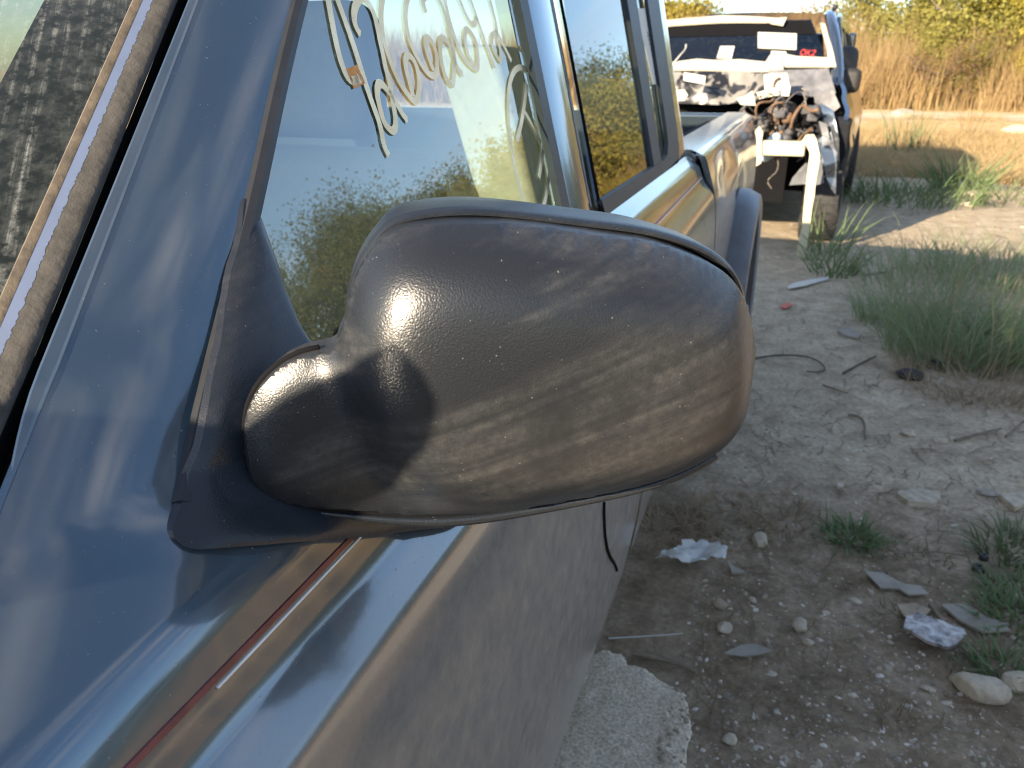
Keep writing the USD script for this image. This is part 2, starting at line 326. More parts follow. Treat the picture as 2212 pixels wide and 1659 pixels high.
ramp_island('clump_mix', [(.22, .27, .14), (.34, .38, .22), (.42, .42, .27), (.50, .44, .30), (.58, .50, .36), (.28, .34, .18)], .7, .45)
ramp_island('grass_dry', [(.20, .15, .09), (.36, .28, .18), (.48, .39, .26), (.58, .49, .34)])
ramp_island('clump_straw', [(.34, .26, .17), (.48, .39, .26), (.58, .49, .35), (.40, .34, .2)], .7, .4)
ramp_island('reeds', [(.40, .29, .15), (.58, .43, .22), (.66, .52, .28), (.70, .57, .33), (.44, .41, .17)], .7, .5)
ramp_island('field_straw', [(.42, .31, .16), (.58, .44, .23), (.66, .51, .28), (.68, .53, .28), (.36, .34, .14)], .7, .4)
ramp_island('leaves_olive', [(.115, .125, .04), (.19, .19, .06), (.27, .25, .08), (.38, .31, .10)], .6, .4)
ramp_island('leaves_gold', [(.25, .235, .06), (.40, .345, .085), (.52, .40, .10), (.33, .33, .09), (.56, .42, .09)], .6, .45)
ramp_island('leaves_yellow', [(.28, .23, .04), (.48, .32, .04), (.58, .33, .04), (.34, .27, .05)], .6, .4)
ramp_island('leaves_brown', [(.18, .10, .05), (.26, .15, .07), (.32, .19, .09), (.15, .12, .04)], .7, .3)
ramp_island('leaves_rust', [(.20, .07, .03), (.26, .11, .04), (.15, .08, .03)], .7, .3)

def ground_mat():
    M('ground_dirt', {
        'g': ('geometry', {}), 'sep': ('separate_xyz', {}),
        'nb': ('noise_texture', {'scale': 1.6, 'detail': 6, 'roughness': .62}), 'nm': ('noise_texture', {'scale': 7, 'detail': 8, 'roughness': .68}), 'nf': ('noise_texture', {'scale': 60, 'detail': 6, 'roughness': .7}),
        'vo': ('voronoi_texture', {'scale': 85, 'feature': 'f1'}),
        'soil': ('rgb_ramp', {'ramp': [(.30, (.14, .102, .064)), (.5, (.255, .188, .122)), (.72, (.39, .305, .21))]}),
        'dirt': ('rgb_ramp', {'ramp': [(.28, (.28, .222, .15)), (.5, (.41, .33, .228)), (.74, (.53, .45, .33))]}),
        'straw': ('rgb_ramp', {'ramp': [(.28, (.42, .32, .19)), (.5, (.54, .42, .26)), (.72, (.62, .50, .34))]}),
        'soil_edge': ('map_range', {'from_min': 2.0, 'from_max': 2.5, 'clamp': True}), 'far_edge': ('map_range', {'from_min': 8.5, 'from_max': 11.5, 'clamp': True}),
        'yb': ('math', {'math_type': 'multiply_add', 'value2': 1.1}), 'yo': ('math', {'math_type': 'add', 'value2': -.55}),
        'x2': ('math', {'math_type': 'multiply', 'value2': 1.0}), 'mx': ('math', {'math_type': 'maximum'}), 'xs': ('math', {'math_type': 'add', 'value2': 4.5}), 'xa': ('math', {'math_type': 'absolute'}),
        'm1': ('mix', {}), 'near': ('map_range', {'from_min': .7, 'from_max': .1, 'clamp': True}), 'sm': ('math', {'math_type': 'maximum'}), 'm2': ('mix', {}), 'pv': ('rgb_ramp', {'ramp': [(0, (.85,) * 3), (1, (1.12,) * 3)]}), 'm3': ('mix', {'mix_type': 'multiply', 'fac': .8}),
        'fr': ('rgb_ramp', {'ramp': [(.3, (.7,) * 3), (.7, (1.25,) * 3)]}), 'm4': ('mix', {'mix_type': 'multiply', 'fac': 1.0}),
        'bh': ('math', {'math_type': 'multiply_add', 'value2': .5}), 'b': ('bump', {'strength': .9, 'distance': .012}),
        'p': ('principled_bsdf', {'roughness': .95, 'specular_ior_level': .2})},
      [('g.position', n + '.vector') for n in ('sep', 'nb', 'nm', 'nf', 'vo')] +
      [('nm.fac', 'soil.fac'), ('nm.fac', 'dirt.fac'), ('nm.fac', 'straw.fac'),
       ('nb.fac', 'yb.value1'), ('sep.y', 'yb.value3'), ('yb.value', 'yo.value1'), ('yo.value', 'soil_edge.value'),
       ('sep.x', 'xa.value1'), ('xa.value', 'xs.value1'), ('xs.value', 'mx.value1'), ('yo.value', 'mx.value2'), ('mx.value', 'far_edge.value'),
       ('yo.value', 'near.value'), ('soil_edge.result', 'sm.value1'), ('near.result', 'sm.value2'), ('sm.value', 'm1.fac'), ('soil.color', 'm1.color1'), ('dirt.color', 'm1.color2'), ('far_edge.result', 'm2.fac'), ('m1.color', 'm2.color1'), ('straw.color', 'm2.color2'),
       ('vo.color', 'pv.fac'), ('m2.color', 'm3.color1'), ('pv.color', 'm3.color2'), ('nf.fac', 'fr.fac'), ('m3.color', 'm4.color1'), ('fr.color', 'm4.color2'), ('m4.color', 'p.base_color'),
       ('nf.fac', 'bh.value1'), ('nm.fac', 'bh.value3'), ('bh.value', 'b.height'), ('b.normal', 'p.normal')])
ground_mat()
plain('gravel_concrete', (.53, .44, .325), .95, .45, 160, 1.0)
plain('track_dust', (.50, .39, .26), .95, .35, 1.2, .4)
M('pebble', {'o': ('object_info', {}), 'r': ('rgb_ramp', {'ramp': [(0, (.19, .15, .108)), (.5, (.30, .245, .18)), (.85, (.42, .355, .275)), (1, (.60, .53, .44))]}), 'p': ('principled_bsdf', {'roughness': .85})}, [('o.random', 'r.fac'), ('r.color', 'p.base_color')])

# ------------------------------------------------------------------ ground
rng = np.random.default_rng(7)
def ground_height(x, y):
    P = np.column_stack([x, y, np.zeros_like(x)])
    near = 1 - smoothstep(8, 14, np.hypot(x, y))
    h = .05 * (meshkit.fbm(P * .9) ) + near * (.020 * meshkit.fbm(P * 6 + 4) + .008 * meshkit.fbm(P * 24 + 9))
    return h - .02
def graded(lo, hi, a, b, fine, n):
    mid = np.arange(a, b, fine)
    left = a - np.geomspace(fine, a - lo, n)[::-1]; right = b + np.geomspace(fine, hi - b, n)
    return np.r_[left, mid, right]
gx, gy = graded(-400, 400, -.6, 3.2, .022, 70), graded(-400, 600, .9, 6.0, .022, 70)
GX, GY = np.meshgrid(gx, gy, indexing='ij')
gz = ground_height(GX.ravel(), GY.ravel())
gid = np.arange(GX.size).reshape(GX.shape)
quads = np.column_stack([gid[:-1, :-1].ravel(), gid[1:, :-1].ravel(), gid[1:, 1:].ravel(), gid[:-1, 1:].ravel()])
obj('ground', (np.column_stack([GX.ravel(), GY.ravel(), gz]), quads), 'ground_dirt', smooth=True, kind='structure')
bx_, by_ = np.meshgrid(np.linspace(-16, 5.5, 90), np.linspace(-11, -4.6, 40), indexing='ij')
bh = 2.0 * np.exp(-((by_ + 7.2) / 1.15) ** 2) * smoothstep(5.5, 2.5, bx_) * smoothstep(-16, -13, bx_); bq_ = np.column_stack([bx_.ravel(), by_.ravel(), np.zeros(bx_.size)])
bid = np.arange(bx_.size).reshape(bx_.shape)
obj('earth_bank', (np.column_stack([bx_.ravel(), by_.ravel(), bh.ravel() * (1 + .25 * meshkit.fbm(bq_ * .7)) + .12 * meshkit.fbm(bq_ * 2) * (bh.ravel() > .2) - .14]), np.column_stack([bid[:-1, :-1].ravel(), bid[1:, :-1].ravel(), bid[1:, 1:].ravel(), bid[:-1, 1:].ravel()])), 'ground_dirt', smooth=True, kind='structure')  # unseen bank behind the camera, placed to shade the ground the mirror reflects
def gpt(u, v, lift=0.0):
    p = on_z(u, v, 0.0)
    for _ in range(4): p = on_z(u, v, float(ground_height(p[0:1], p[1:2])[0]))
    return p + np.array([0, 0, lift])

# ------------------------------------------------------------------ the pickup truck
GT = math.tan(math.radians(19.0)); XB, ZB = -.111, 1.10
def x_glass(y, z): return XB - (np.asarray(z) - ZB) * GT
prof = PchipInterpolator([.30, .42, .50, .60, .70, .80, .90, .98, .9905, .993, 1.000, 1.0065, 1.008, 1.018, 1.0282, 1.030, 1.041, 1.054, 1.0655, 1.070, 1.080, 1.090, 1.098, 1.110, 1.13, 1.16, 1.8],
                         [-.22, -.10, -.058, -.036, -.027, -.024, -.0262, -.0325, -.0342, -.0347, -.0376, -.0405, -.0418, -.0505, -.0596, -.0607, -.0656, -.0714, -.0766, -.0810, -.0930, -.1040, -.1100, -.1152, -.1217, -.1317, -.1317 - .64 * GT])
LZ0, LY0, LK = 1.114, .185, 1.19           # front edge of the door's upper frame: y = LY0 + (z - LZ0) * LK
def x_door(y, z):
    y, z = np.asarray(y, float), np.asarray(z, float)
    d = ((y - LY0) - (z - LZ0) * LK) / math.hypot(1, LK)
    w, k = .085, 5.0
    d2 = np.clip(w - d, 0, .14)
    return prof(z) - k * d2 ** 2 * smoothstep(1.045, 1.15, z)
TR = thing('pickup_truck', 'dark grey extended cab pickup truck with a black door mirror close to the camera', 'pickup truck', (-.85, 1.3, 0))

def on_skin(px, X=x_door): return [tuple(hit(u, v, X)[1:]) for u, v in px]
# front door: lower skin, and the wide upper frame along the windshield
zr = lambda z: LY0 + (z - LZ0) * LK - 5.0 * max(0, 1.155 - z) ** 2
frame_in = on_skin([(640, 2), (592, 200), (548, 400), (520, 520), (470, 720), (420, 930), (385, 1100)])
frame_in = sorted(frame_in, key=lambda p: p[1])
slope = (frame_in[-1][0] - frame_in[-3][0]) / (frame_in[-1][1] - frame_in[-3][1])
top_in = (frame_in[-1][0] + slope * (1.60 - frame_in[-1][1]), 1.60)
YF, YB = .055, 1.02
BELT = 1.088
door_poly = Polygon([(YF, .44), (YB - .05, .44), (YB - .04, .6), (YB, .75), (YB, BELT)] + [(frame_in[0][0], BELT)] + frame_in + [top_in, (zr(1.60), 1.60), (zr(1.12), 1.12), (zr(1.098), 1.098), (YF, 1.09)]).buffer(0)
m, n = panel(door_poly, x_door, .008, .0012)
door = obj('front_door', m, 'truck_paint', TR, normals=n)
fen_poly = Polygon([(-1.0, .55), (-.62, .55), (-.60, .70), (-.52, .82), (-.40, .86), (-.26, .82), (-.18, .70), (-.16, .5), (YF - .006, .44), (YF - .006, 1.09), (-1.0, 1.04)])
m, n = panel(fen_poly, lambda y, z: x_door(y, z) - .10 * smoothstep(-.3, -1.1, y), .012, .012)
obj('front_fender', m, 'truck_paint', TR, normals=n)
# rear side of the cab, and below the rear window
quarter = Polygon([(YB + .006, .44), (1.84, .44), (1.84, 1.60), (1.72, 1.60), (1.60, BELT), (YB + .006, BELT)])
m, n = panel(Polygon([(YB + .006, .44), (1.84, .44), (1.84, BELT), (YB + .006, BELT)]), x_door, .012, .012)
obj('rear_side_panel', m, 'truck_paint', TR, normals=n)
P = np.array([hit(u, v, x_door) for u, v in ((1303, 1085), (1304, 1140), (1309, 1180), (1320, 1208), (1331, 1232))]); P[:, 0] += .0006
obj('door_gap', tube(spline(P, 24), .0022, 6), 'gap_black', TR)
# glass -------------------------------------------------------------
def glass_poly(px): return Polygon([tuple(hit(u, v, x_glass)[1:]) for u, v in px]).buffer(0)
g_out = lambda off: (lambda y, z: x_glass(y, z) + off)
fz = lambda p, z: p[0][0] + (p[1][0] - p[0][0]) * (z - p[0][1]) / (p[1][1] - p[0][1])
B0, B1 = hit(1120, 2, x_glass)[1:], hit(1212, 455, x_glass)[1:]
G0, G1 = hit(1213, 2, x_glass)[1:], hit(1300, 462, x_glass)[1:]
C0, C1 = hit(1352, 2, x_glass)[1:], hit(1412, 375, x_glass)[1:]
D0, D1 = hit(1372, 2, x_glass)[1:], hit(1428, 365, x_glass)[1:]
E0, E1 = hit(1395, 2, x_glass)[1:], hit(1432, 250, x_glass)[1:]
H0, H1 = hit(1420, 2, x_glass)[1:], hit(1455, 250, x_glass)[1:]
K0, K1 = hit(1436, 2, x_glass)[1:], hit(1478, 300, x_glass)[1:]
TOP = 1.56
line = lambda a, b: (lambda z: a[0] + (b[0] - a[0]) * (z - a[1]) / (b[1] - a[1]))
lb, lg, lc, ld, le, lh, lk = (line(a, b) for a, b in ((B0, B1), (G0, G1), (C0, C1), (D0, D1), (E0, E1), (H0, H1), (K0, K1)))
fi = [(y - .012, z) for y, z in frame_in]
glass_front = Polygon([(frame_in[0][0] - .02, BELT - .02), (lb(BELT) + .012, BELT - .02), (lb(TOP) + .012, TOP), (top_in[0] - .02, TOP)] + [(y - .004, z) for y, z in frame_in[::-1]]).buffer(0)
m, n = panel(glass_front, g_out(-.014), .02, .004)
gf = obj('front_window', m, 'side_glass', TR, normals=n)
m, n = panel(Polygon([(lg(BELT) + .003, BELT + .0), (lc(BELT) + .004, BELT + .0), (lc(TOP) + .004, TOP), (lg(TOP) + .003, TOP)]), g_out(-.004), .02, .004)
obj('rear_window', m, 'side_glass', TR, normals=n)
m, n = panel(Polygon([(ld(BELT) - .004, BELT), (le(BELT) + .004, BELT), (le(TOP) + .004, TOP), (ld(TOP) - .004, TOP)]), g_out(-.006), .02, .004)
qg = obj('vent_window', m, 'side_glass', TR, normals=n)
# seals and pillars
def strip(name, a, b, mat, off, parent=TR, z0=BELT, z1=TOP, th=.008, w=0):
    q = [(a(z), z) for z in np.linspace(z0, z1, 12)] + [(b(z), z) for z in np.linspace(z1, z0, 12)]
    m, n = panel(Polygon(q).buffer(0), g_out(off), .02, th)
    return obj(name, m, mat, parent, normals=n)
wB = lambda z: lb(z) + .030
strip('window_seal', lb, wB, 'rubber_seal', .002)
# centre pillar, gently rounded
def x_bp(y, z):
    y, z = np.asarray(y, float), np.asarray(z, float)
    t = (y - wB(z)) / (lg(z) - wB(z)); return x_glass(y, z) - .001 - .010 * (2 * t - 1) ** 2 * 1.0
q = [(wB(z) + .001, z) for z in np.linspace(BELT, TOP, 12)] + [(lg(z) - .003, z) for z in np.linspace(TOP, BELT, 12)]
m, n = panel(Polygon(q), x_bp, .008, .01); obj('centre_pillar', m, 'truck_paint', TR, normals=n)
strip('window_seal', lc, ld, 'rubber_seal', .003)
# rear corner seal with its rounded lower corner
corner = [(le(TOP), TOP)] + [(le(z), z) for z in np.linspace(1.45, 1.16, 6)] + [(le(1.13) - .01, 1.13), (le(1.11) - .035, 1.112), (ld(BELT) + .02, 1.106)]
outer = [(lh(TOP), TOP)] + [(lh(z), z) for z in np.linspace(1.45, 1.15, 6)] + [(lh(1.115) - .008, 1.115), (lh(1.095) - .03, 1.094), (ld(BELT), 1.088)]
m, n = panel(Polygon(outer + corner[::-1]).buffer(0), g_out(.004), .015, .008); obj('window_seal', m, 'rubber_seal', TR, normals=n)
q = [(lg(BELT) + .003, 1.1075), (ld(BELT) + .03, 1.1075), (ld(BELT) + .03, 1.0885), (lg(BELT) + .003, 1.0885)]
m, n = panel(Polygon(q), g_out(.0045), .015, .008); obj('belt_seal', m, 'rubber_seal', TR, normals=n)
q = [(frame_in[0][0] + .05, 1.106), (wB(BELT), 1.106), (wB(BELT), 1.0885), (frame_in[0][0] + .03, 1.0885)]
m, n = panel(Polygon(q), g_out(.004), .015, .008); obj('belt_seal', m, 'rubber_seal', TR, normals=n)
def x_rp(y, z):
    y, z = np.asarray(y, float), np.asarray(z, float)
    return x_glass(y, z) + .002 - 1.6 * np.clip(y - lh(z) - .06, 0, .3) ** 2
q = [(lh(z) + .001, z) for z in np.linspace(1.12, 1.60, 10)] + [(lk(z) + .0, z) for z in np.linspace(1.60, 1.12, 10)] + [(lk(1.12), 1.0885), (lh(1.12) - .05, 1.0885)]
m, n = panel(Polygon(q).buffer(0), x_rp, .01, .012); obj('rear_pillar', m, 'truck_paint', TR, normals=n)
# gap line of the rear window's leading edge
P = np.array([[x_glass(0, z) - .001, lg(z), z] for z in np.linspace(BELT, TOP, 20)])
obj('door_gap', tube(P, .0025, 6), 'gap_black', TR)
# black run of seal along the front of the window, next to the upper frame
P = np.array([[float(x_door(np.array([y]), np.array([z]))[0]) + .0005, y + .003, z] for y, z in frame_in + [top_in]])
obj('window_seal', tube(spline(P, 40), .0055, 8), 'rubber_seal', TR)
# roof and the far side of the cab
def roof():
    xs = np.linspace(-.285, -1.42, 24); ys = np.linspace(.80, 1.93, 24); V = []
    for y in ys:
        for x in xs:
            t = (x + .8525) / .5675; V.append((x, y, 1.595 + .07 * (1 - t ** 2) ** .5 * (1 - abs((y - 1.35) / .62) ** 4 * .5) if abs(t) < 1 else 1.595))
    id = np.arange(len(V)).reshape(24, 24)
    return np.array(V), np.column_stack([id[:-1, :-1].ravel(), id[:-1, 1:].ravel(), id[1:, 1:].ravel(), id[1:, :-1].ravel()])
obj('roof', roof(), 'truck_paint', TR, smooth=True)
def mirrored(px, name, mat, X, off):
    m, n = panel(px, X, .03, .012); v, f = m
    v = v.copy(); v[:, 0] = -1.7 - v[:, 0]; n = n * np.array([-1, 1, 1])
    obj(name, (v, f[:, ::-1]), mat, TR, normals=n)
mirrored(Polygon([(YF, .44), (1.84, .44), (1.84, 1.09), (YF, 1.09)]), 'far_side_panel', 'truck_paint', lambda y, z: prof(z), 0)
far_win = Polygon([(.40, 1.10), (1.80, 1.10), (1.80, 1.56), (.86, 1.56)])
mirrored(Polygon(far_win.buffer(.05).exterior.coords, [far_win.buffer(-.02).exterior.coords]), 'far_window_frame', 'truck_paint', g_out(0), 0)
# cab back wall with its window
bw = m3.CrossSection([np.array([(-1.58, .5), (-.13, .5), (-.13, 1.09), (-.29, 1.60), (-1.42, 1.60), (-1.58, 1.09)])]) - m3.CrossSection([np.array([(-1.36, 1.18), (-.36, 1.18), (-.42, 1.50), (-1.30, 1.50)])])
obj('cab_back', m3.Manifold.extrude(bw, .02).transform([[1, 0, 0, 0], [0, 0, 1, 1.84], [0, 1, 0, 0]]), 'truck_paint', TR)
# interior
SEAT = boxm((-.86, .98, .55), (-.36, 1.12, 1.16), .05)
seat = obj('front_seat', SEAT, 'seat_cloth', TR); obj('headrest', boxm((-.74, 1.03, 1.17), (-.46, 1.13, 1.36), .045), 'seat_cloth', seat)
obj('front_seat', boxm((-1.42, .98, .55), (-.92, 1.12, 1.16), .05), 'seat_cloth', TR)
obj('dashboard', boxm((-1.55, -.05, .80), (-.20, .30, 1.06), .05), 'dark_trim', TR)
obj('firewall', boxm((-1.56, -.16, .42), (-.13, -.10, 1.04)), 'gap_black', TR)  # out of view; stops sunlight passing through the open front end
obj('cab_floor', boxm((-1.58, .0, .42), (-.14, 1.83, .47)), 'dark_trim', TR)
obj('door_lining', boxm((-.155, .25, .5), (-.135, 1.80, 1.06), .008), 'dark_trim', TR)
tr_ = [(-.235, 1.12), (-.165, 1.12), (-.30, 1.50), (-.37, 1.50)]
pil = m3.Manifold.extrude(m3.CrossSection([np.array(tr_)]), .10).transform([[1, 0, 0, 0], [0, .996, .0, .86], [0, 0, 0, 0]]) if False else None
pt = []
for x, z in ((-.205, 1.02), (-.285, 1.285)):
    for dx, dy in ((0, 0), (-.085, .045), (-.07, .11), (.0, .09)): pt.append(m3.Manifold.sphere(.014, 16).translate([x + dx, 1.075 + dy, z]))
obj('pillar_trim', m3.Manifold.batch_hull(pt), 'cream_trim', TR)
W = [(-.62 + .19 * math.cos(a), .42 + .08 * math.sin(a), .94 + .17 * math.sin(a)) for a in np.linspace(0, 2 * math.pi, 40)]
sw = obj('steering_wheel', tube(np.array(W), .014, 10), 'dark_trim', TR)
obj('hub', join([cyl((-.62, .42, .94), (-.62, .28, .86), .035), cyl((-.80, .42, .94), (-.44, .42, .94), .014)]), 'dark_trim', sw)
# windshield and its moulding: the curve along the pillar, and the glass sweeping inboard from it
def pil_edge(z, inset, back):      # points on the windshield side of the door's upper frame
    y = zr(z); x = float(x_door(np.array([y]), np.array([z]))[0])
    return np.array([x - inset, y + back, z])
zs = np.linspace(1.06, 1.60, 60)
dirw = np.array([-.86, -.50, 0.0])          # inboard tangent of the windshield at its edge
def loft(prof_pts, mat, name, parent, zz=zs, smooth=30, **kw):
    """sweep a cross-section [(inset, back)] along the pillar"""
    V = np.array([[pil_edge(z, a, b) for a, b in prof_pts] for z in zz]); k = len(prof_pts)
    id = np.arange(len(zz) * k).reshape(len(zz), k)
    f = np.column_stack([id[:-1, :-1].ravel(), id[:-1, 1:].ravel(), id[1:, 1:].ravel(), id[1:, :-1].ravel()])
    return obj(name, (V.reshape(-1, 3), f), mat, parent, smooth=smooth, **kw)
loft([(-.001, .0), (.002, -.0015), (.003, .0005), (.003, .004)], 'truck_paint', 'frame_lip', door, smooth=60)
sd = lambda s, d: (.86 * s + .5 * d, -.5 * s + .86 * d)
mo = loft([sd(*p) for p in ((.0122, .006), (.0132, .0038), (.0150, .0018), (.0185, .0004), (.0240, 0.0), (.031, .0003))], 'moulding_rubber', 'windshield_moulding', TR)
loft([sd(*p) for p in ((.0002, .003), (.0006, .030), (.0108, .031), (.0112, .013), (.0121, .0062))], 'gap_black', 'moulding_groove', mo)  # black put into the groove walls, standing for the shade down there
zf = np.linspace(1.06, 1.60, 700)
jit = .0007 * meshkit.fbm(np.column_stack([zf * 260, zf * 0, zf * 0 + 3])) + .0005 * np.random.default_rng(3).normal(0, 1, len(zf)).clip(-1, 1)
V = np.array([[pil_edge(z, *sd(.0242 + j, -.0002)), pil_edge(z, *sd(.0300, -.0002))] for z, j in zip(zf, jit)]).reshape(-1, 3)
k = np.arange(len(zf) - 1) * 2
obj('moulding_film', (V, np.column_stack([k, k + 1, k + 3, k + 2])), 'moulding_film', mo, smooth=True)
loft([sd(*p) for p in ((.0300, -.0004), (.0320, -.0012), (.0350, -.0006), (.0362, .0020), (.0365, .006))], 'moulding_gasket', 'moulding_gasket', mo)
ss = np.linspace(.0358, 1.43, 60)
V = np.array([[pil_edge(z, .86 * s + .0015, -.5 * s + .354 * s * s + .003 + .004 * 0) for s in ss] for z in np.linspace(1.06, 1.60, 24)])
id = np.arange(24 * 60).reshape(24, 60)
zb_ = np.linspace(1.06, 1.60, 40); sb_ = np.linspace(.0362, .088, 8)
Vb = np.array([[pil_edge(z, .86 * a + .0040, -.5 * a + .354 * a * a + .0075) for a in sb_] for z in zb_]); ib = np.arange(320).reshape(40, 8)
obj('black_edge_band', (Vb.reshape(-1, 3), np.column_stack([ib[:-1, :-1].ravel(), ib[:-1, 1:].ravel(), ib[1:, 1:].ravel(), ib[1:, :-1].ravel()])), 'frit', TR, smooth=True)
obj('windshield', (V.reshape(-1, 3), np.column_stack([id[:-1, :-1].ravel(), id[:-1, 1:].ravel(), id[1:, 1:].ravel(), id[1:, :-1].ravel()])), 'dirty_windshield', TR, smooth=True)
# hood, front end
hx, hy = np.linspace(-.13, -1.57, 30), np.linspace(-1.15, .06, 26)
HX, HY = np.meshgrid(hx, hy); HZ = 1.085 - .05 * np.clip(-HY, 0, 2) ** 1.5 + .05 * np.clip(1 - ((HX + .85) / .72) ** 2, 0, 1) ** .6
id = np.arange(HX.size).reshape(HX.shape)
obj('hood', (np.column_stack([HX.ravel(), HY.ravel(), HZ.ravel()]), np.column_stack([id[:-1, :-1].ravel(), id[1:, :-1].ravel(), id[1:, 1:].ravel(), id[:-1, 1:].ravel()])), 'truck_paint', TR, smooth=True)
hc = np.array([(-.209, 1.316), (-.200, 1.306), (-.1955, 1.295), (-.1965, 1.284), (-.201, 1.272), (-.220, 1.255), (-.239, 1.235), (-.251, 1.224), (-.262, 1.18), (-.270, 1.075), (-.43, 1.08), (-.43, 1.21), (-.405, 1.266), (-.35, 1.270), (-.31, 1.262), (-.277, 1.259), (-.266, 1.270), (-.250, 1.288)])  # outline of an unseen sheet, shaped to cast the shadow on the door mirror
hq = m3.Manifold.extrude(m3.CrossSection([hc], m3.FillRule.EvenOdd), .004).transform([[1, 0, 0, 0], [0, 0, 1, -.132], [0, 1, 0, 0]]).refine_to_length(.02)
hv, hf, _ = meshkit.arrays(hq); hv[:, 1] += .05 * np.clip(1.18 - hv[:, 2], 0, 1) + .008 * np.sin(hv[:, 0] * 40)
obj('bent_hood_corner', (hv, hf), 'truck_paint', TR, smooth=40, label='unseen sheet out of view above the hood, shaped to shade the door mirror')
mirrored(fen_poly, 'front_fender', 'truck_paint', lambda y, z: x_door(y, z) - .10 * smoothstep(-.3, -1.1, y), 0)
obj('grille', boxm((-1.45, -1.2, .62), (-.25, -1.1, .98), .04), 'dark_trim', TR); obj('front_bumper', boxm((-1.62, -1.32, .45), (-.12, -1.14, .62), .05), 'white_plastic', TR)

# pinstripes, raised off the paint by their own thickness
def stripe(z0, z1, mat, y0=-.1, y1=1.82, name='pinstripe'):
    m, n = panel(Polygon([(y0, z0), (y1, z0), (y1, z1), (y0, z1)]), lambda y, z: x_door(y, z) + .0010, .004, .0010)
    return obj(name, m, mat, door, normals=n)
stripe(1.0442, 1.0466, 'stripe_red'); stripe(1.0418, 1.0427, 'stripe_white', .186, 1.82)

# door mirror ---------------------------------------------------------------
MO = np.array([-.10, .260, 1.10]); MS = np.array([.235, .120, 0]); MS /= np.linalg.norm(MS); MN = np.array([MS[1], -MS[0], 0])
def m2(u, v): p = on_plane(u, v, MO, MN) - MO; return (p @ MS, p[2])
def mwc(s, z, d): return MO + np.outer(s, MS) + np.outer(z + d * .34 * smoothstep(.055, -.05, z), [0, 0, 1.0]) + np.outer(d, MN)
def mw(s, z, d): return MO + np.outer(s, MS) + np.outer(z, [0, 0, 1.0]) + np.outer(d, MN)
cap_px = [(722, 741), (738, 718), (750, 650), (770, 582), (803, 528), (850, 490), (905, 475), (1000, 468), (1090, 471), (1180, 480), (1300, 497), (1402, 514), (1486, 543), (1549, 579), (1587, 629), (1603, 683), (1609, 758), (1601, 830), (1588, 890), (1562, 935), (1525, 970), (1480, 997), (1420, 1022), (1300, 1053), (1150, 1081), (1000, 1100), (900, 1104), (800, 1096), (700, 1090), (625, 1080), (580, 1062), (552, 1030), (537, 985), (533, 930), (541, 872), (562, 830), (600, 790), (650, 762), (690, 752)]
main_px = [(738, 730), (750, 650), (770, 582), (803, 528), (850, 490), (905, 475), (1000, 468), (1090, 471), (1180, 480), (1300, 497), (1402, 514), (1486, 543), (1549, 579), (1587, 629), (1603, 683), (1609, 758), (1601, 830), (1588, 890), (1562, 935), (1525, 970), (1480, 997), (1420, 1022), (1300, 1053), (1150, 1081), (1010, 1100), (930, 1085), (850, 1000), (790, 900), (752, 810)]
rim_px = [(724, 742), (737, 712), (748, 645), (767, 575), (800, 518), (845, 476), (903, 458), (1000, 449), (1090, 453), (1180, 463), (1300, 478), (1402, 493), (1487, 517), (1553, 549), (1600, 601), (1619, 673), (1626, 757), (1618, 832), (1605, 894), (1578, 943), (1540, 978), (1490, 1006), (1425, 1033), (1300, 1064), (1150, 1092), (1000, 1110), (900, 1100), (860, 1000), (800, 900), (752, 810)]
P2 = lambda px: closed([m2(u, v) for u, v in px], 260)
capP, mainP, rimP = Polygon(P2(cap_px)).buffer(0), Polygon(P2(main_px)).buffer(0), P2(rim_px)
def membrane(poly, h=.0015):
    x0, y0, x1, y1 = poly.buffer(.012).bounds
    xs, ys = np.arange(x0, x1, h), np.arange(y0, y1, h)
    from shapely import contains_xy
    XX, YY = np.meshgrid(xs, ys, indexing='ij'); ins = contains_xy(poly, XX, YY)
    idx = -np.ones(ins.shape, int); idx[ins] = np.arange(ins.sum()); n = ins.sum()
    I, J = np.nonzero(ins); rows, cols = [], []
    for di, dj in ((1, 0), (-1, 0), (0, 1), (0, -1)):
        q = idx[I + di, J + dj]; ok = q >= 0; rows.append(np.nonzero(ok)[0]); cols.append(q[ok])
    A = sparse.diags(np.full(n, 4.0)) - sparse.csr_matrix((np.ones(sum(map(len, rows))), (np.concatenate(rows), np.concatenate(cols))), (n, n))
    f = np.zeros(ins.shape); f[ins] = spsolve(A.tocsc(), np.full(n, h * h))
    from scipy.ndimage import gaussian_filter
    f = gaussian_filter(f, 1.5)
    return RegularGridInterpolator((xs, ys), f, bounds_error=False, fill_value=0.0)
phm, phc = membrane(mainP), membrane(capP)
from shapely import contains_xy as contains_xy_
def dome2(phi, A, p0): return A * (1 - np.exp(-phi / p0)) ** .8
def dome(phi, A, p0): return A * np.sqrt(1 - np.exp(-phi / p0))
from shapely import points as spoints, distance as sdistance
def edge_f(poly, q, R):
    w = np.clip(sdistance(poly.exterior, spoints(q)) / R, 0, 1); return np.sqrt(1 - (1 - w) ** 2)
def cap_d(s, z):
    q = np.column_stack([s, z])
    a = dome2(np.clip(phm(q), 0, 1), .030, .00042) + .010 * np.clip(phm(q), 0, 1) / .0028; b = dome2(np.clip(phc(q), 0, 1), .005, .0004) + .006 * edge_f(capP, q, .012) + .05 * np.clip(s - .01, 0, .06)
    ins_ = contains_xy_(mainP, s, z); a = np.where(ins_, a + .012 * edge_f(mainP, q, .026), a)
    k = .026; hh = np.clip(.5 + .5 * (a - b) / k, 0, 1)
    return b + (a - b) * hh + k * hh * (1 - hh)
cp, ct = grid_clip(capP, .002)
cd = cap_d(cp[:, 0], cp[:, 1])
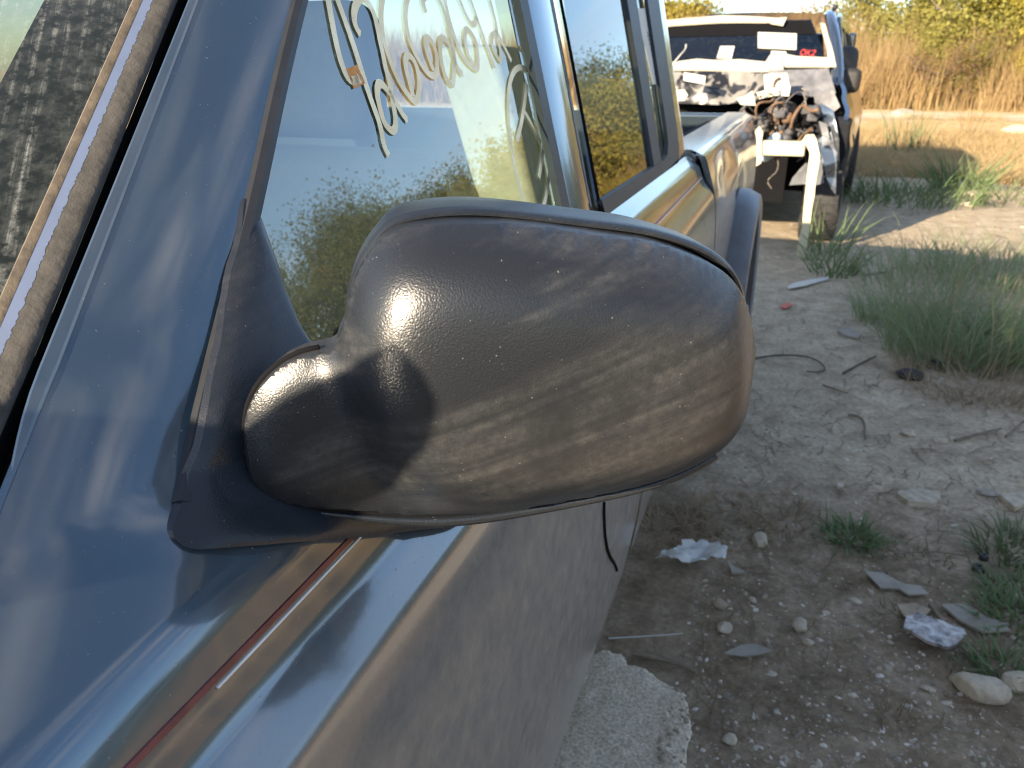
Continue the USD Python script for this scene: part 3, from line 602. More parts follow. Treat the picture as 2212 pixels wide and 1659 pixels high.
# smooth the relief over the mesh
e_ = np.vstack([ct[:, [0, 1]], ct[:, [1, 2]], ct[:, [2, 0]]]); adj = sparse.coo_matrix((np.ones(len(e_) * 2), (np.r_[e_[:, 0], e_[:, 1]], np.r_[e_[:, 1], e_[:, 0]])), (len(cp), len(cp))).tocsr(); adj.data[:] = 1
be = np.unique(rim_edges(ct)); free = np.ones(len(cp), bool); free[be] = False
deg = np.asarray(adj.sum(1)).ravel()
for _ in range(26):
    av = adj @ cd / deg; cd[free] = .5 * cd[free] + .5 * av[free]
V = mwc(cp[:, 0], cp[:, 1], cd)
bedge = rim_edges(ct); ids = np.unique(bedge); new = {a: i for i, a in enumerate(ids)}; nv = len(V)
V = np.vstack([V, mw(cp[ids, 0], cp[ids, 1], np.full(len(ids), -.012))])
walls = []
for a, b in bedge: walls += [(a, nv + new[a], nv + new[b]), (a, nv + new[b], b)]
BASEV = None
# mount of the mirror on the door corner
ARM_K = .22
def x_base(y, z):
    y, z = np.asarray(y, float), np.asarray(z, float)
    g = x_door(y, z) + .0125
    arm = -.113 + (y - .205) * ARM_K + .008 * smoothstep(1.08, 1.04, z)
    d = np.maximum(arm - g, 0)
    return g + d * smoothstep(1.165, 1.085, z)
base_px = [(543, 433), (553, 447), (566, 480), (590, 560), (612, 640), (630, 700), (641, 728), (662, 752), (720, 760), (800, 850), (900, 980), (1000, 1090), (1003, 1112), (985, 1128), (900, 1140), (800, 1150), (700, 1159), (600, 1167), (500, 1178), (440, 1185), (402, 1182), (380, 1168), (371, 1150), (373, 1120), (385, 1060), (402, 980), (430, 840), (460, 700), (492, 570), (520, 480)]
bq = closed([hit(u, v, lambda y, z: x_base(y, z) - .010)[1:] for u, v in base_px], 220)
bpoly = Polygon(bq).buffer(0)
phb = membrane(bpoly, .0018)
def x_base2(y, z):
    q = np.column_stack([np.ravel(y), np.ravel(z)])
    return x_base(y, z) - .011 * np.exp(-np.clip(phb(q), 0, 1) / .00004).reshape(np.shape(y))
m, n = panel(bpoly, x_base2, .0022, .004)
mir = obj('door_mirror', m, 'mirror_base_plastic', TR, smooth=60, normals=None)
obj('mirror_cap', (V, np.vstack([ct, walls])), 'mirror_plastic', mir, smooth=50)
# housing behind the cap: a rounded rim, then the bowl that holds the glass
def inset(P, d):
    t = np.roll(P, -1, 0) - np.roll(P, 1, 0); t /= np.linalg.norm(t, axis=1, keepdims=True); nn = np.column_stack([t[:, 1], -t[:, 0]])
    return P + nn * d * (1 if Polygon(P).exterior.is_ccw is False else -1)
if Polygon(rimP).exterior.is_ccw is False: rimP = rimP[::-1]
rings = []
for ins, d in ((.0045, -.010), (.0040, -.0015), (.0030, .0008), (.0018, .0008), (.0007, -.0008), (0, -.004), (0, -.022), (.002, -.045), (.006, -.052), (.012, -.052), (.014, -.046)):
    q = inset(rimP, ins); rings.append(mw(q[:, 0], q[:, 1], np.full(len(q), d)))
V = np.vstack(rings); N_ = len(rimP); Fq = []
for r in range(len(rings) - 1):
    a = np.arange(N_); b = (a + 1) % N_
    Fq.append(np.column_stack([r * N_ + a, (r + 1) * N_ + a, (r + 1) * N_ + b, r * N_ + b]))
obj('mirror_housing', (V, np.vstack(Fq)[:, ::-1]), 'mirror_base_plastic', mir, smooth=40)
def edge_tube(px, r, d, n=60):
    P = np.array([mw(np.array([a]), np.array([b]), np.array([d]))[0] for a, b in (m2(u, v) for u, v in px)]); return tube(spline(P, n), r, 8)
obj('mirror_seam', edge_tube([(690, 750), (650, 760), (598, 789), (559, 829), (538, 871), (530, 930), (534, 987), (549, 1033), (578, 1067), (625, 1086), (700, 1096), (800, 1104), (900, 1111), (1000, 1108), (1150, 1089), (1300, 1060)], .0016, .0005), 'gap_black', mir, smooth=True)
obj('mirror_lip', edge_tube([(640, 1097), (700, 1106), (800, 1116), (900, 1122), (1000, 1119), (1150, 1098), (1300, 1070), (1425, 1039), (1495, 1010), (1545, 981)], np.r_[np.linspace(.001, .0034, 20), np.linspace(.0034, .0022, 40)], .001), 'mirror_base_plastic', mir, smooth=True)
q = inset(rimP, .013); pl = Polygon(q); a, b = grid_clip(pl, .02)
obj('mirror_glass', (mw(a[:, 0], a[:, 1], np.full(len(a), -.047)), b[:, ::-1]), 'mirror_glass', mir)

# handwriting on the front window in pale paint marker --------------------------------
def pen(px, w=.0054, mat='chalk'):
    P = np.array([hit(713 + zx * .3472, zy * .3472, g_out(-.0135)) for zx, zy in px])
    P = spline(P, max(12, 6 * len(P))); T = np.gradient(P, axis=0); T /= np.linalg.norm(T, axis=1, keepdims=True)
    gn = np.array([math.cos(math.radians(19)), 0, math.sin(math.radians(19))]); B = np.cross(gn, T)
    ww = w * (1 + .30 * meshkit.fbm(P * 50) + .15 * meshkit.fbm(P * 300))[:, None] / 2
    V = np.stack([P - B * ww, P + B * ww], 1) + gn * .0003; kk = len(P)
    V = np.concatenate([V.reshape(-1, 3), (V + gn * .0005).reshape(-1, 3)])
    a = np.arange(kk - 1) * 2; o = 2 * kk
    return V, np.vstack([np.column_stack([o + a, o + a + 2, o + a + 3, o + a + 1]), np.column_stack([a, o + a, o + a + 1, a + 1])])
strokes = [[(-40, -110), (-12, 30), (40, 300), (75, 420), (110, 490), (145, 505), (185, 480)],
    [(20, -60), (70, 80), (130, 250), (200, 470), (260, 650), (310, 800), (340, 930), (362, 970)],
    [(185, 215), (155, 165), (145, 80), (165, 15), (200, -10), (245, 40), (280, 130), (305, 250), (330, 370), (345, 440), (362, 500), (375, 580), (395, 690), (403, 775), (385, 815), (340, 775), (305, 670), (288, 565), (310, 522), (345, 555), (395, 620), (440, 700), (478, 748)],
    [(325, -20), (312, 80), (330, 250), (370, 380), (420, 500), (480, 590), (520, 630), (545, 590), (547, 480), (515, 375), (482, 345), (465, 400), (490, 520), (512, 600)],
    [(480, -20), (465, 100), (490, 250), (550, 380), (610, 460), (650, 470), (662, 400), (642, 290), (612, 240), (590, 280), (612, 370), (640, 440)],
    [(590, -20), (575, 20), (595, 80)],
    [(668, -10), (700, 60), (738, 190), (765, 310), (770, 400), (765, 470), (750, 525), (720, 490), (692, 400), (680, 290), (697, 238), (735, 275), (780, 400), (822, 462)],
    [(705, -40), (732, 100), (770, 230), (820, 350), (870, 410), (908, 430), (915, 360), (892, 235), (850, 185), (835, 230), (852, 330), (895, 405)],
    [(790, -30), (840, 90), (872, 145), (895, 150), (905, 105)], [(860, -30), (905, 100), (950, 230), (990, 340), (1020, 425)],
    [(985, -30), (1020, 110), (1032, 200), (1005, 225), (1002, 270), (1030, 345), (1046, 372), (1050, 290), (1030, 205), (1080, 290), (1125, 380)],
    [(1180, 295), (1215, 325), (1245, 360)],
    [(1322, 640), (1290, 540), (1235, 450), (1180, 420), (1130, 470), (1105, 600), (1112, 800), (1140, 1000), (1180, 1180), (1220, 1290)],
    [(1220, 520), (1205, 650), (1185, 770), (1158, 875)], [(1210, 700), (1260, 790), (1310, 890)], [(1338, 800), (1320, 950), (1295, 1105)], [(1362, 860), (1358, 1100), (1320, 1300)]]
obj('paint_writing', join([pen(s) for s in strokes]), 'chalk', gf, smooth=True, label='pale yellow hand painted numbers')
obj('paint_blob', pen([(118, 492), (150, 480), (188, 462)], .011, 'rust_chalk'), 'rust_chalk', gf, smooth=True)
# paper sticker standing in the narrow rear window
def glass_card(px, off, mat, name, parent):
    p = Polygon([tuple(hit(713 + zx * .3472, zy * .3472, x_glass)[1:]) for zx, zy in px]); m, n = panel(p, g_out(off), .02, .001)
    return obj(name, m, mat, parent, normals=n)
st = glass_card([(1916, 55), (1972, 50), (2076, 515), (2024, 525)], -.004, 'paper', 'sticker', qg)
bars = []
for k in range(22):
    z0 = 200 + k * 14; a = .56 + .02 * math.sin(k * 2.3); zz = z0
    L = lambda t, y: (1916 + (2024 - 1916) * (y - 55) / 470 + t * 55, y)
    p = Polygon([tuple(hit(713 + q[0] * .3472, q[1] * .3472, x_glass)[1:]) for q in (L(a, zz), L(.86 - .1 * (k % 3 == 0), zz), L(.86 - .1 * (k % 3 == 0), zz + 4 + 4 * (k % 2)), L(a, zz + 4 + 4 * (k % 2)))])
    if p.is_valid and p.area > 1e-9: bars.append(panel(p, g_out(-.0034), .02, .0004)[0])
obj('printed_bars', join(bars), 'ink', st)

# bed ---------------------------------------------------------------------
BY0, BY1, RZ = 1.862, 3.56, 1.094
bed_prof = PchipInterpolator([.40, .50, .60, .70, .80, .90, .98, 1.01, 1.03, 1.05, 1.065, 1.08, RZ - .004, RZ], [-.12, -.062, -.038, -.029, -.025, -.0265, -.033, -.040, -.046, -.053, -.058, -.064, -.073, -.088])
def x_bed(y, z):
    y, z = np.asarray(y, float), np.asarray(z, float)
    g = lambda cy, cz, sy, sz, a: a * np.exp(-((y - cy) / sy) ** 2 - ((z - cz) / sz) ** 2)
    return bed_prof(z) - g(2.20, 1.00, .16, .045, .012) - g(2.62, .93, .12, .05, .010) + g(2.5, .98, .12, .03, .006) + .0012 * np.sin(9 * y + 22 * z) * smoothstep(2.1, 2.6, y)
th_ = np.linspace(0, math.pi, 26); WC = np.array([2.66, .37]); AR = .475
arch = [(WC[0] - AR * math.cos(t), max(WC[1] + AR * math.sin(t) * 1.03, .40)) for t in th_]
bed_poly = Polygon([(BY0, .40)] + [arch[0]] + arch + [arch[-1], (BY1, .48), (BY1, RZ), (BY0, RZ)]).buffer(0)
m, n = panel(bed_poly, x_bed, .012, .015)
bed = obj('bed_side', m, 'truck_paint', TR, normals=n)
rail = m3.Manifold.extrude(m3.CrossSection([np.array([(-.088, RZ - .022), (-.088, RZ), (-.10, RZ + .004), (-.165, RZ + .004), (-.175, RZ - .004), (-.175, RZ - .05), (-.165, RZ - .05), (-.165, RZ - .022)])]), BY1 - BY0).transform([[1, 0, 0, 0], [0, 0, 1, BY0], [0, 1, 0, 0]])
obj('bed_rail', rail, 'dusty_paint', TR, smooth=20)
obj('bed_liner', join([boxm((-.24, BY0 + .02, .60), (-.18, BY1 - .05, RZ - .03)), boxm((-1.50, BY0 + .02, .58), (-.19, BY1 - .05, .62)), boxm((-1.60, BY0, .60), (-1.50, BY1, RZ)), boxm((-1.5, BY0, .60), (-.18, BY0 + .03, RZ - .01))]), 'dusty_liner', TR)
obj('tailgate', boxm((-1.52, BY1 - .045, .60), (-.10, BY1, RZ), .015), 'truck_paint', TR)
obj('bed_side', boxm((-1.66, BY0, .5), (-1.60, BY1, RZ), .02), 'truck_paint', TR)
fd = hit(1555, 500, x_bed)
ring = [(fd[1] + .085 * math.cos(a), fd[2] + .085 * math.sin(a)) for a in np.linspace(0, 2 * math.pi, 48)]
P = np.column_stack([x_bed(np.array(ring)[:, 0], np.array(ring)[:, 1]) + .0005, np.array(ring)]); obj('fuel_door_gap', tube(P, .0022, 6), 'gap_black', bed)
# wheel arch flare
V, Fq = [], []
sec = [(0, -.012), (.030, -.010), (.066, .008), (.072, .030), (.064, .060), (.0, .075)]    # (outward x, inward radius)
tt = np.linspace(-.12, math.pi + .12, 44)
for t in tt:
    for ox, ir in sec:
        R = AR + .035 - ir
        V.append((-.030 + ox, WC[0] - R * math.cos(t), WC[1] + R * math.sin(t) * 1.03))
ks = len(sec); a = np.arange(len(tt) - 1)[:, None] * ks + np.arange(ks - 1)[None]; a = a.ravel()
obj('wheel_flare', (np.array(V), np.column_stack([a, a + 1, a + ks + 1, a + ks])), 'flare_plastic', TR, smooth=60)
def tyre(c, R, w, axis_x=True, mat='tyre_rubber'):
    q = np.array([(R * .60, -w * .42), (R * .80, -w * .52), (R * .93, -w * .50), (R * .985, -w * .40), (R, -w * .25), (R, w * .25), (R * .985, w * .40), (R * .93, w * .50), (R * .80, w * .52), (R * .60, w * .42)])
    m = m3.Manifold.revolve(m3.CrossSection([q]), 64)
    lugs = []
    for k in range(36):
        a = 2 * math.pi * k / 36
        for s in (-1, 1):
            lugs.append(boxm((-.006, R - .01, s * w * .02), (.006, R + .01, s * w * .46)).rotate([0, 0, math.degrees(a) + (5 if s > 0 else 0)]))
    m = m - m3.Manifold.batch_boolean(lugs, m3.OpType.Add)
    return m.rotate([0, 90, 0]).translate(list(c))
def wheel(parent, c, R, w, side=1):
    t = obj('wheel', tyre(c, R, w), 'tyre_rubber', parent, smooth=40)
    c = np.array(c); h = np.array([w * .35 * side, 0, 0])
    rim = m3.Manifold.revolve(m3.CrossSection([np.array([(R * .12, -.01), (R * .35, .01), (R * .52, -.03), (R * .61, .012), (R * .63, -.05), (R * .12, -.06)])]), 48)
    holes = m3.Manifold.batch_boolean([m3.Manifold.cylinder(.3, R * .09, R * .09, 16, True).translate([R * .40, 0, 0]).rotate([0, 0, 60 * k]) for k in range(6)], m3.OpType.Add)
    obj('rim', (rim - holes).rotate([0, 90 * side, 0]).translate(list(c + h)), 'grey_wheel', t)
wheel(TR, (-.115, WC[0], .365), .375, .25); wheel(TR, (-1.585, WC[0], .365), .375, .25, -1)
wheel(TR, (-.14, -.40, .365), .375, .25); wheel(TR, (-1.56, -.40, .365), .375, .25, -1)
obj('underbody', boxm((-1.3, -.9, .38), (-.4, 3.4, .5)), 'gap_black', TR)

# ------------------------------------------------------------------ the wrecked vehicle behind
SV = thing('wrecked_suv', 'crushed dark blue sport utility vehicle without its front end, behind the pickup', 'suv', (-.2, 7.8, 0))
SX = .50; SXL = -1.40; YAWK = .075
def sy(u, v, y): return on_y(u, v, y)
# driver's side: a lofted body with tumblehome above the belt
def suv_x(y, z):
    y, z = np.asarray(y, float), np.asarray(z, float)
    return np.interp(z, [.3, .45, .75, .98, 1.10, 1.16, 1.70, 1.80], [SX - .07, SX - .02, SX, SX - .05, SX - .10, SX - .13, SX - .27, SX - .32]) + YAWK * (y - 6.2) + .006 * np.sin(13 * y + 9 * z) * (y < 7.2)
sw1, sw2 = (6.62, .37), (9.25, .37)
side = Polygon([(6.05, .95), (6.75, 1.17), (7.55, 1.66), (7.9, 1.71), (10.2, 1.68), (10.45, 1.10), (10.5, .5), (10.3, .40), (6.9, .40), (6.2, .62)])
for c in (sw1, sw2): side = side.difference(Point(c).buffer(.44, 32))
win = [Polygon([(6.98, 1.185), (8.2, 1.185), (8.2, 1.60), (7.56, 1.60)]).buffer(-.01), Polygon([(8.28, 1.185), (9.2, 1.185), (9.15, 1.60), (8.28, 1.60)]).buffer(-.01), Polygon([(9.28, 1.185), (10.2, 1.185), (10.05, 1.60), (9.25, 1.60)]).buffer(-.01)]
bs = side
for w_ in win: bs = bs.difference(w_)
m, n = panel(max(bs.geoms, key=lambda g: g.area) if hasattr(bs, 'geoms') else bs, suv_x, .03, .03)
paint('suv_paint', (.028, .045, .075), (.25, .22, .18), .9, .35)
obj('body_side', m, 'suv_paint', SV, normals=n)
for w_ in win:
    m, n = panel(w_, lambda y, z: suv_x(y, z) - .015, .03, .004); obj('side_window', m, 'tinted_glass', SV, normals=n)
obj('body_side', boxm((SXL, 6.1, .45), (SXL + .05, 10.4, 1.15), .02), 'suv_paint', SV)
# roof
xs = np.linspace(SX - .26, SXL + .26, 20); ys = np.linspace(7.60, 10.3, 20)
XX, YY = np.meshgrid(xs, ys); XX = XX + YAWK * (YY - 6.2); c = (xs[0] + xs[-1]) / 2; ZZ = 1.655 + .055 * np.sqrt(np.clip(1 - ((XX - YAWK * (YY - 6.2) - c) / (xs[0] - c)) ** 2, 0, 1)) + .012 * np.sin((YY - 7.6) * 1.2)
id = np.arange(400).reshape(20, 20)
obj('roof', (np.column_stack([XX.ravel(), YY.ravel(), ZZ.ravel()]), np.column_stack([id[:-1, :-1].ravel(), id[:-1, 1:].ravel(), id[1:, 1:].ravel(), id[1:, :-1].ravel()])), 'suv_paint', SV, smooth=True)
obj('tail_end', boxm((SXL + .35, 10.35, .45), (SX + .12, 10.42, 1.64), .03), 'suv_paint', SV)
# windshield plane
WO = np.array([0, 6.80, 1.17]); WN = np.array([0, -.55, .835])
WN = np.cross([1, 0, 0], np.array([0, 7.62 - 6.80, 1.67 - 1.17])); WN = WN / np.linalg.norm(WN); WN = WN if WN[1] < 0 else -WN
def wp(u, v, lift=0.0): return on_plane(u, v, WO + WN * lift, WN)
def wslab(px, lift, thick, step=None):
    P = np.array([wp(u, v, lift) for u, v in px]); e1 = np.array([1.0, 0, 0]); e2 = np.cross(WN, e1)
    q = np.column_stack([P @ e1, P @ e2]); pl = Polygon(q).buffer(0)
    m = m3.Manifold.extrude(m3.CrossSection([np.array(pl.exterior.coords)[:-1]], m3.FillRule.EvenOdd), thick)
    o = WN * (P[0] @ WN)
    return m.transform(np.column_stack([e1, e2, WN, o]).tolist())
ws = obj('windshield', wslab([(1330, 152), (1345, 52), (1752, 44), (1795, 150)], 0, .006), 'tinted_glass', SV)
obj('tint_band', wslab([(1335, 82), (1340, 54), (1748, 46), (1762, 74)], .007, .002), 'gap_black', ws)
obj('dashboard', boxm((SXL + .15, 6.85, .85), (SX - .15, 7.4, 1.10), .06), 'dark_trim', SV)
obj('seat', boxm((-.95, 7.9, .6), (-.4, 8.1, 1.45), .08), 'dark_trim', SV); obj('seat', boxm((.0, 7.9, .6), (.55, 8.1, 1.45), .08), 'dark_trim', SV)
# pillars beside the windshield
pA, pB = np.array([SX - .14, 6.74, 1.14]), np.array([SX - .235, 7.60, 1.66])
obj('windshield_pillar', tube(spline([pA, (pA + pB) / 2 + [.015, -.03, .02], pB, pB + [-.0, .35, .03]], 16), .045, 10, .8), 'suv_paint', SV, smooth=True)
obj('windshield_seal', tube(spline([pA + [-.075, .0, .0], (pA + pB) / 2 + [-.06, -.03, .02], pB + [-.06, 0, 0]], 16), .016, 8), 'rust_metal', SV, smooth=True)
obj('roof_rail', tube(spline([pB + [.03, .25, .09], pB + [.035, .6, .115], pB + [.03, 2.2, .10]], 20), .022, 8), 'black_rubber', SV, smooth=True)
# tape and plastic wrap holding the front together
def tape(px, lift, seed, thick=.012, mat='white_tape', amp=.008, name='tape'):
    return obj(name, rough(wslab(px, lift, thick), amp, 5, seed, .05), mat, SV, smooth=50)
tape([(1340, 68), (1440, 46), (1560, 36), (1610, 37), (1655, 40), (1690, 42), (1692, 48), (1650, 50), (1560, 50), (1450, 57), (1345, 76)], .018, 1)
tape([(1658, 44), (1700, 40), (1692, 56), (1665, 52)], .03, 2)
tape([(1440, 138), (1505, 130), (1540, 133), (1600, 131), (1672, 138), (1690, 140), (1690, 158), (1640, 158), (1560, 154), (1455, 153)], .030, 3)
tape([(1660, 125), (1672, 114), (1720, 124), (1788, 127), (1793, 146), (1700, 146), (1668, 140)], .045, 4)
tape([(1650, 141), (1660, 126), (1690, 130), (1692, 152), (1662, 152)], .055, 5)
tape([(1772, 52), (1782, 54), (1800, 118), (1806, 145), (1790, 145), (1786, 110)], .045, 6)
def sheet(px, y, seed, mat, name, amp=.05, lean=.6, label=None, step=.035):
    P = np.array([sy(u, v, y) for u, v in px])[:, [0, 2]]; p, t = grid_clip(Polygon(P).buffer(0), step)
    q = np.column_stack([p, np.full(len(p), seed * 3.7)])
    r = 1 - np.abs(meshkit.fbm(q * 3.5)) * 2
    z1 = p[:, 1].max()
    yy = y + lean * (p[:, 1] - z1) * 1.0 + amp * r + .02 * meshkit.fbm(q * 12)
    front = np.column_stack([p[:, 0], yy, p[:, 1]]); back = front + [0, .006, 0]; n = len(p)
    be = rim_edges(t)
    f = np.vstack([t, t[:, ::-1] + n, np.array([(b, a, a + n) for a, b in be]), np.array([(b, a + n, b + n) for a, b in be])])
    return obj(name, (np.vstack([front, back]), f), mat, SV, smooth=25, label=label)
sheet([(1440, 152), (1660, 156), (1665, 205), (1640, 216), (1560, 225), (1470, 222), (1440, 215)], 6.66, 1, 'wrap_mix', 'torn_wrap', .11, .5, step=.024)
sheet([(1660, 152), (1790, 148), (1805, 200), (1790, 215), (1735, 205), (1700, 200), (1665, 190)], 6.60, 2, 'silver_sheet', 'silver_wrap', .07, .5)
sheet([(1758, 205), (1800, 196), (1815, 230), (1800, 242), (1782, 235), (1760, 222)], 6.35, 3, 'silver_sheet', 'torn_fender', .06, .2)
def card(px, lift, name='paper', mat='paper'):
    return obj(name, wslab(px, lift, .003), mat, ws)
def words(parent, px0, px1, lift, text, h, mat='ink', dark=True):
    a, b = wp(*px0, lift), wp(*px1, lift); e1 = (b - a) / np.linalg.norm(b - a); e2 = np.cross(WN, e1)
    t = meshkit.text_mesh(text, h, .001); L = t.vertices[:, 0].max(); s = np.linalg.norm(b - a) / L
    v = np.array(t.vertices); v[:, 0] *= s
    obj('printed_words', (a + np.outer(v[:, 0], e1) + np.outer(v[:, 1], e2) + np.outer(v[:, 2], WN), np.array(t.faces)), mat, parent)
c1 = card([(1637, 70), (1721, 73), (1720, 108), (1637, 104)], .014); words(c1, (1650, 84), (1708, 86), .0185, '45 M65 4364', .020)
c2 = card([(1556, 100), (1587, 100), (1580, 128), (1548, 126)], .014)
for i in range(4): words(c2, (1557 - i * 1.6, 110 + i * 4.6), (1580 - i * 1.6, 111 + i * 4.6), .0185, 'IIIIIIIII' if i % 2 else 'IIIHIIIHI', .014)
c3 = card([(1666, 110), (1698, 112), (1700, 122), (1664, 122)], .012); words(c3, (1669, 116), (1692, 117), .0165, 'AMARAI', .012)
words(ws, (1726, 119), (1759, 121), .012, 'OK2', .085, 'red_ink')
def pslab(px, y, depth, name, mat, parent=SV, amp=0, seed=0, step=.05, smooth=30, label=None):
    m, _ = slab(px, y, depth)
    return obj(name, rough(m, amp, 6, seed, step) if amp else m, mat, parent, smooth=smooth, label=label)
pslab([(1478, 156), (1524, 164), (1522, 182), (1476, 174)], 6.30, .004, 'paper', 'paper')
pslab([(1650, 160), (1700, 158), (1708, 195), (1652, 194)], 6.28, .004, 'paper', 'paper'); pslab([(1670, 190), (1708, 186), (1704, 208), (1672, 206)], 6.25, .004, 'paper', 'paper')
for i, px in enumerate(([(1590, 212), (1608, 208), (1626, 196), (1632, 228), (1600, 226)], [(1634, 200), (1650, 196), (1660, 188), (1682, 192), (1684, 205), (1640, 214)], [(1462, 195), (1478, 193), (1486, 205), (1478, 218), (1462, 218)])):
    pslab(px, 6.22, .01, 'tape', 'white_tape', amp=.012, seed=i)
P = [wp(1452, 142, .03), wp(1462, 128, .06), wp(1476, 112, .06), wp(1482, 96, .04)]; obj('loose_wire', tube(spline(P, 16), .006, 6), 'paper', SV, smooth=True)
# front structure: cavity, crossbeam, engine parts, splash shield
obj('firewall', boxm((SXL + .1, 6.75, .35), (SX - .12, 6.85, 1.12), .02), 'gap_black', SV)
obj('radiator_panel', boxm((SXL + .15, 6.45, .30), (SX - .42, 6.50, .80)), 'gap_black', SV)
obj('inner_fender', rough(boxm((SX - .30, 6.08, .66), (SX - .03, 6.55, .95), .03), .08, 4, 5, .04), 'dusty_liner', SV)
rg2 = np.random.default_rng(11); parts = []
for i in range(120):
    u, v = rg2.uniform(1636, 1772), rg2.uniform(238, 300); p = sy(u, v, rg2.uniform(6.0, 6.4)); r = rg2.uniform(.012, .042)
    kind = rg2.integers(3)
    if kind == 0: parts.append(rough(m3.Manifold.sphere(r, 14).scale([1, 1, rg2.uniform(.6, 1.8)]).translate(list(p)), .03, 22, i))
    elif kind == 1: parts.append(rough(boxm(p - r * np.array([1, 1, .6]), p + r * np.array([1.1, 1, .8]), r * .3), .02, 12, i, .03))
    else: parts.append(tube(spline(p + np.cumsum(rg2.normal(0, .06, (5, 3)), 0), 14), r * .28, 7))
for i, q in enumerate(parts): obj('engine_piece', q, ['engine_metal', 'dark_trim', 'gap_black', 'rust_metal', 'dark_trim', 'engine_metal'][i % 6], SV, smooth=40)
obj('battery', rough(boxm(sy(1722, 296, 6.2), sy(1752, 254, 6.35), .01), .012, 8, 3, .05), 'dark_trim', SV)
lamp = sy(1665, 318, 5.98); obj('headlamp', m3.Manifold.sphere(1, 24).scale([.055, .07, .11]).rotate([0, 25, 0]).translate(list(lamp)), 'headlamp_lens', SV, smooth=True)
obj('crossbeam', rough(boxm(sy(1640, 336, 5.80), sy(1742, 305, 5.86) + [0, .05, 0], .012), .008, 5, 1, .06), 'white_plastic', SV, smooth=40)
pslab([(1631, 284), (1640, 272), (1648, 286), (1646, 300), (1644, 352), (1630, 362)], 5.78, .05, 'beam_end', 'white_plastic', amp=.006, seed=2)
pslab([(1738, 304), (1745, 292), (1758, 291), (1764, 302), (1771, 338), (1768, 362), (1762, 395), (1760, 420), (1753, 455), (1748, 500), (1738, 560), (1732, 581), (1713, 579), (1718, 560), (1732, 490), (1739, 420), (1744, 380), (1749, 330)], 5.72, .035, 'hanging_trim', 'white_plastic', amp=.010, seed=4, step=.04)
pslab([(1726, 315), (1740, 293), (1748, 290), (1750, 302), (1738, 316)], 5.80, .03, 'beam_bracket', 'white_plastic', amp=.006, seed=6)
sheet([(1705, 400), (1712, 384), (1742, 350), (1775, 345), (1780, 395), (1762, 400), (1735, 398)], 5.96, 7, 'flare_plastic', 'splash_shield', .03, .1)
sheet([(1765, 300), (1795, 285), (1808, 330), (1805, 420), (1790, 400), (1775, 345)], 5.98, 8, 'suv_paint', 'torn_fender', .05, .1)
sheet([(1772, 222), (1800, 238), (1812, 300), (1812, 390), (1800, 330), (1785, 290)], 6.02, 9, 'suv_paint', 'torn_fender', .08, .1)
sheet([(1768, 262), (1786, 268), (1792, 300), (1776, 292)], 5.94, 12, 'silver_sheet', 'torn_fender', .06, .1)
wheel(SV, (SX - .14, sw1[0], .36), .37, .26); wheel(SV, (SX + .10, sw2[0], .36), .37, .26); wheel(SV, (SXL + .16, sw1[0], .36), .37, .26, -1); wheel(SV, (SXL + .16, sw2[0], .36), .37, .26, -1)
obj('underbody', boxm((SXL + .2, 6.9, .36), (SX - .2, 10.2, .5)), 'gap_black', SV)
mp = sy(1834, 176, 7.05)
mm = obj('door_mirror', boxm(mp + [-.075, -.06, -.085], mp + [.085, .07, .095], .05), 'black_rubber', SV, smooth=60)
obj('mirror_arm', boxm(mp + [-.19, -.02, -.16], mp + [.0, .05, -.075], .03), 'black_rubber', mm, smooth=60)

# ------------------------------------------------------------------ rubbish, stones and plants on the ground
def rock(center, size, seed, mat='pale_rock', flat=.7):
    m = trimesh.creation.icosphere(3, 1.0); v = np.array(m.vertices)
    rg = np.random.default_rng(seed)
    for _ in range(9):                      # broken faces
        n = rg.normal(size=3); n /= np.linalg.norm(n); h = rg.uniform(.55, .9)
        d = v @ n; v -= np.outer(np.clip(d - h, 0, None) * .9, n)
    v *= 1 + .12 * meshkit.fbm(v * 1.8 + seed)[:, None] + .035 * meshkit.fbm(v * 7 + seed)[:, None]
    v = v * np.array([size[0], size[1], size[2] * 1.0]) * .5
    a = rg.uniform(0, 6.28); R = np.array([[math.cos(a), -math.sin(a), 0], [math.sin(a), math.cos(a), 0], [0, 0, 1]])
    if size[0] < size[1] * 1.4: v = v @ R.T
    return v + center + [0, 0, size[2] * .28], np.array(m.faces)
def put_rock(u, v, w, label, mat='pale_rock', asp=(1, .8, .6), seed=0, cat='stone'):
    p = gpt(u, v); d = np.linalg.norm(p - CAM); s = w / 1670 * d
    obj('stone', rock(p, (s * asp[0], s * asp[1], s * asp[2]), seed, mat), mat, smooth=22, label=label, cat=cat)
put_rock(2112, 1500, 92, 'large pale lumpy stone at the right edge beside green grass', asp=(1, .6, .55), seed=1)
put_rock(2204, 1490, 60, 'pale stone cut by the right edge next to the large lumpy stone', asp=(1, .7, .7), seed=2)
put_rock(1642, 1172, 40, 'angular tan stone beside the crumpled paper near the dry grass strip', seed=3)
put_rock(1558, 1310, 32, 'small tan stone between the crumpled paper and the curved grey shard', 'brown_rock', seed=4)
put_rock(1727, 1361, 36, 'round pale stone with a darker top right of the curved grey shard', asp=(1, .9, .8), seed=5)
put_rock(1565, 1360, 34, 'split grey stone lying above the curved grey shard', seed=6, asp=(.8, 1, .6))
put_rock(1626, 1300, 18, 'tiny pair-sized tan stone right of the small tan stone', seed=7)
put_rock(1745, 1392, 22, 'small whitish stone just below the round pale stone', seed=8)
put_rock(1575, 1602, 30, 'pale orange stone at the bottom edge beside the gravel slab', seed=9)
put_rock(1846, 1303, 24, 'small smooth grey stone left of the torn grey plate', seed=10, asp=(1, .7, .5))
put_rock(1520, 1183, 24, 'small white stone behind the crumpled paper', seed=12, asp=(1, .8, .5))
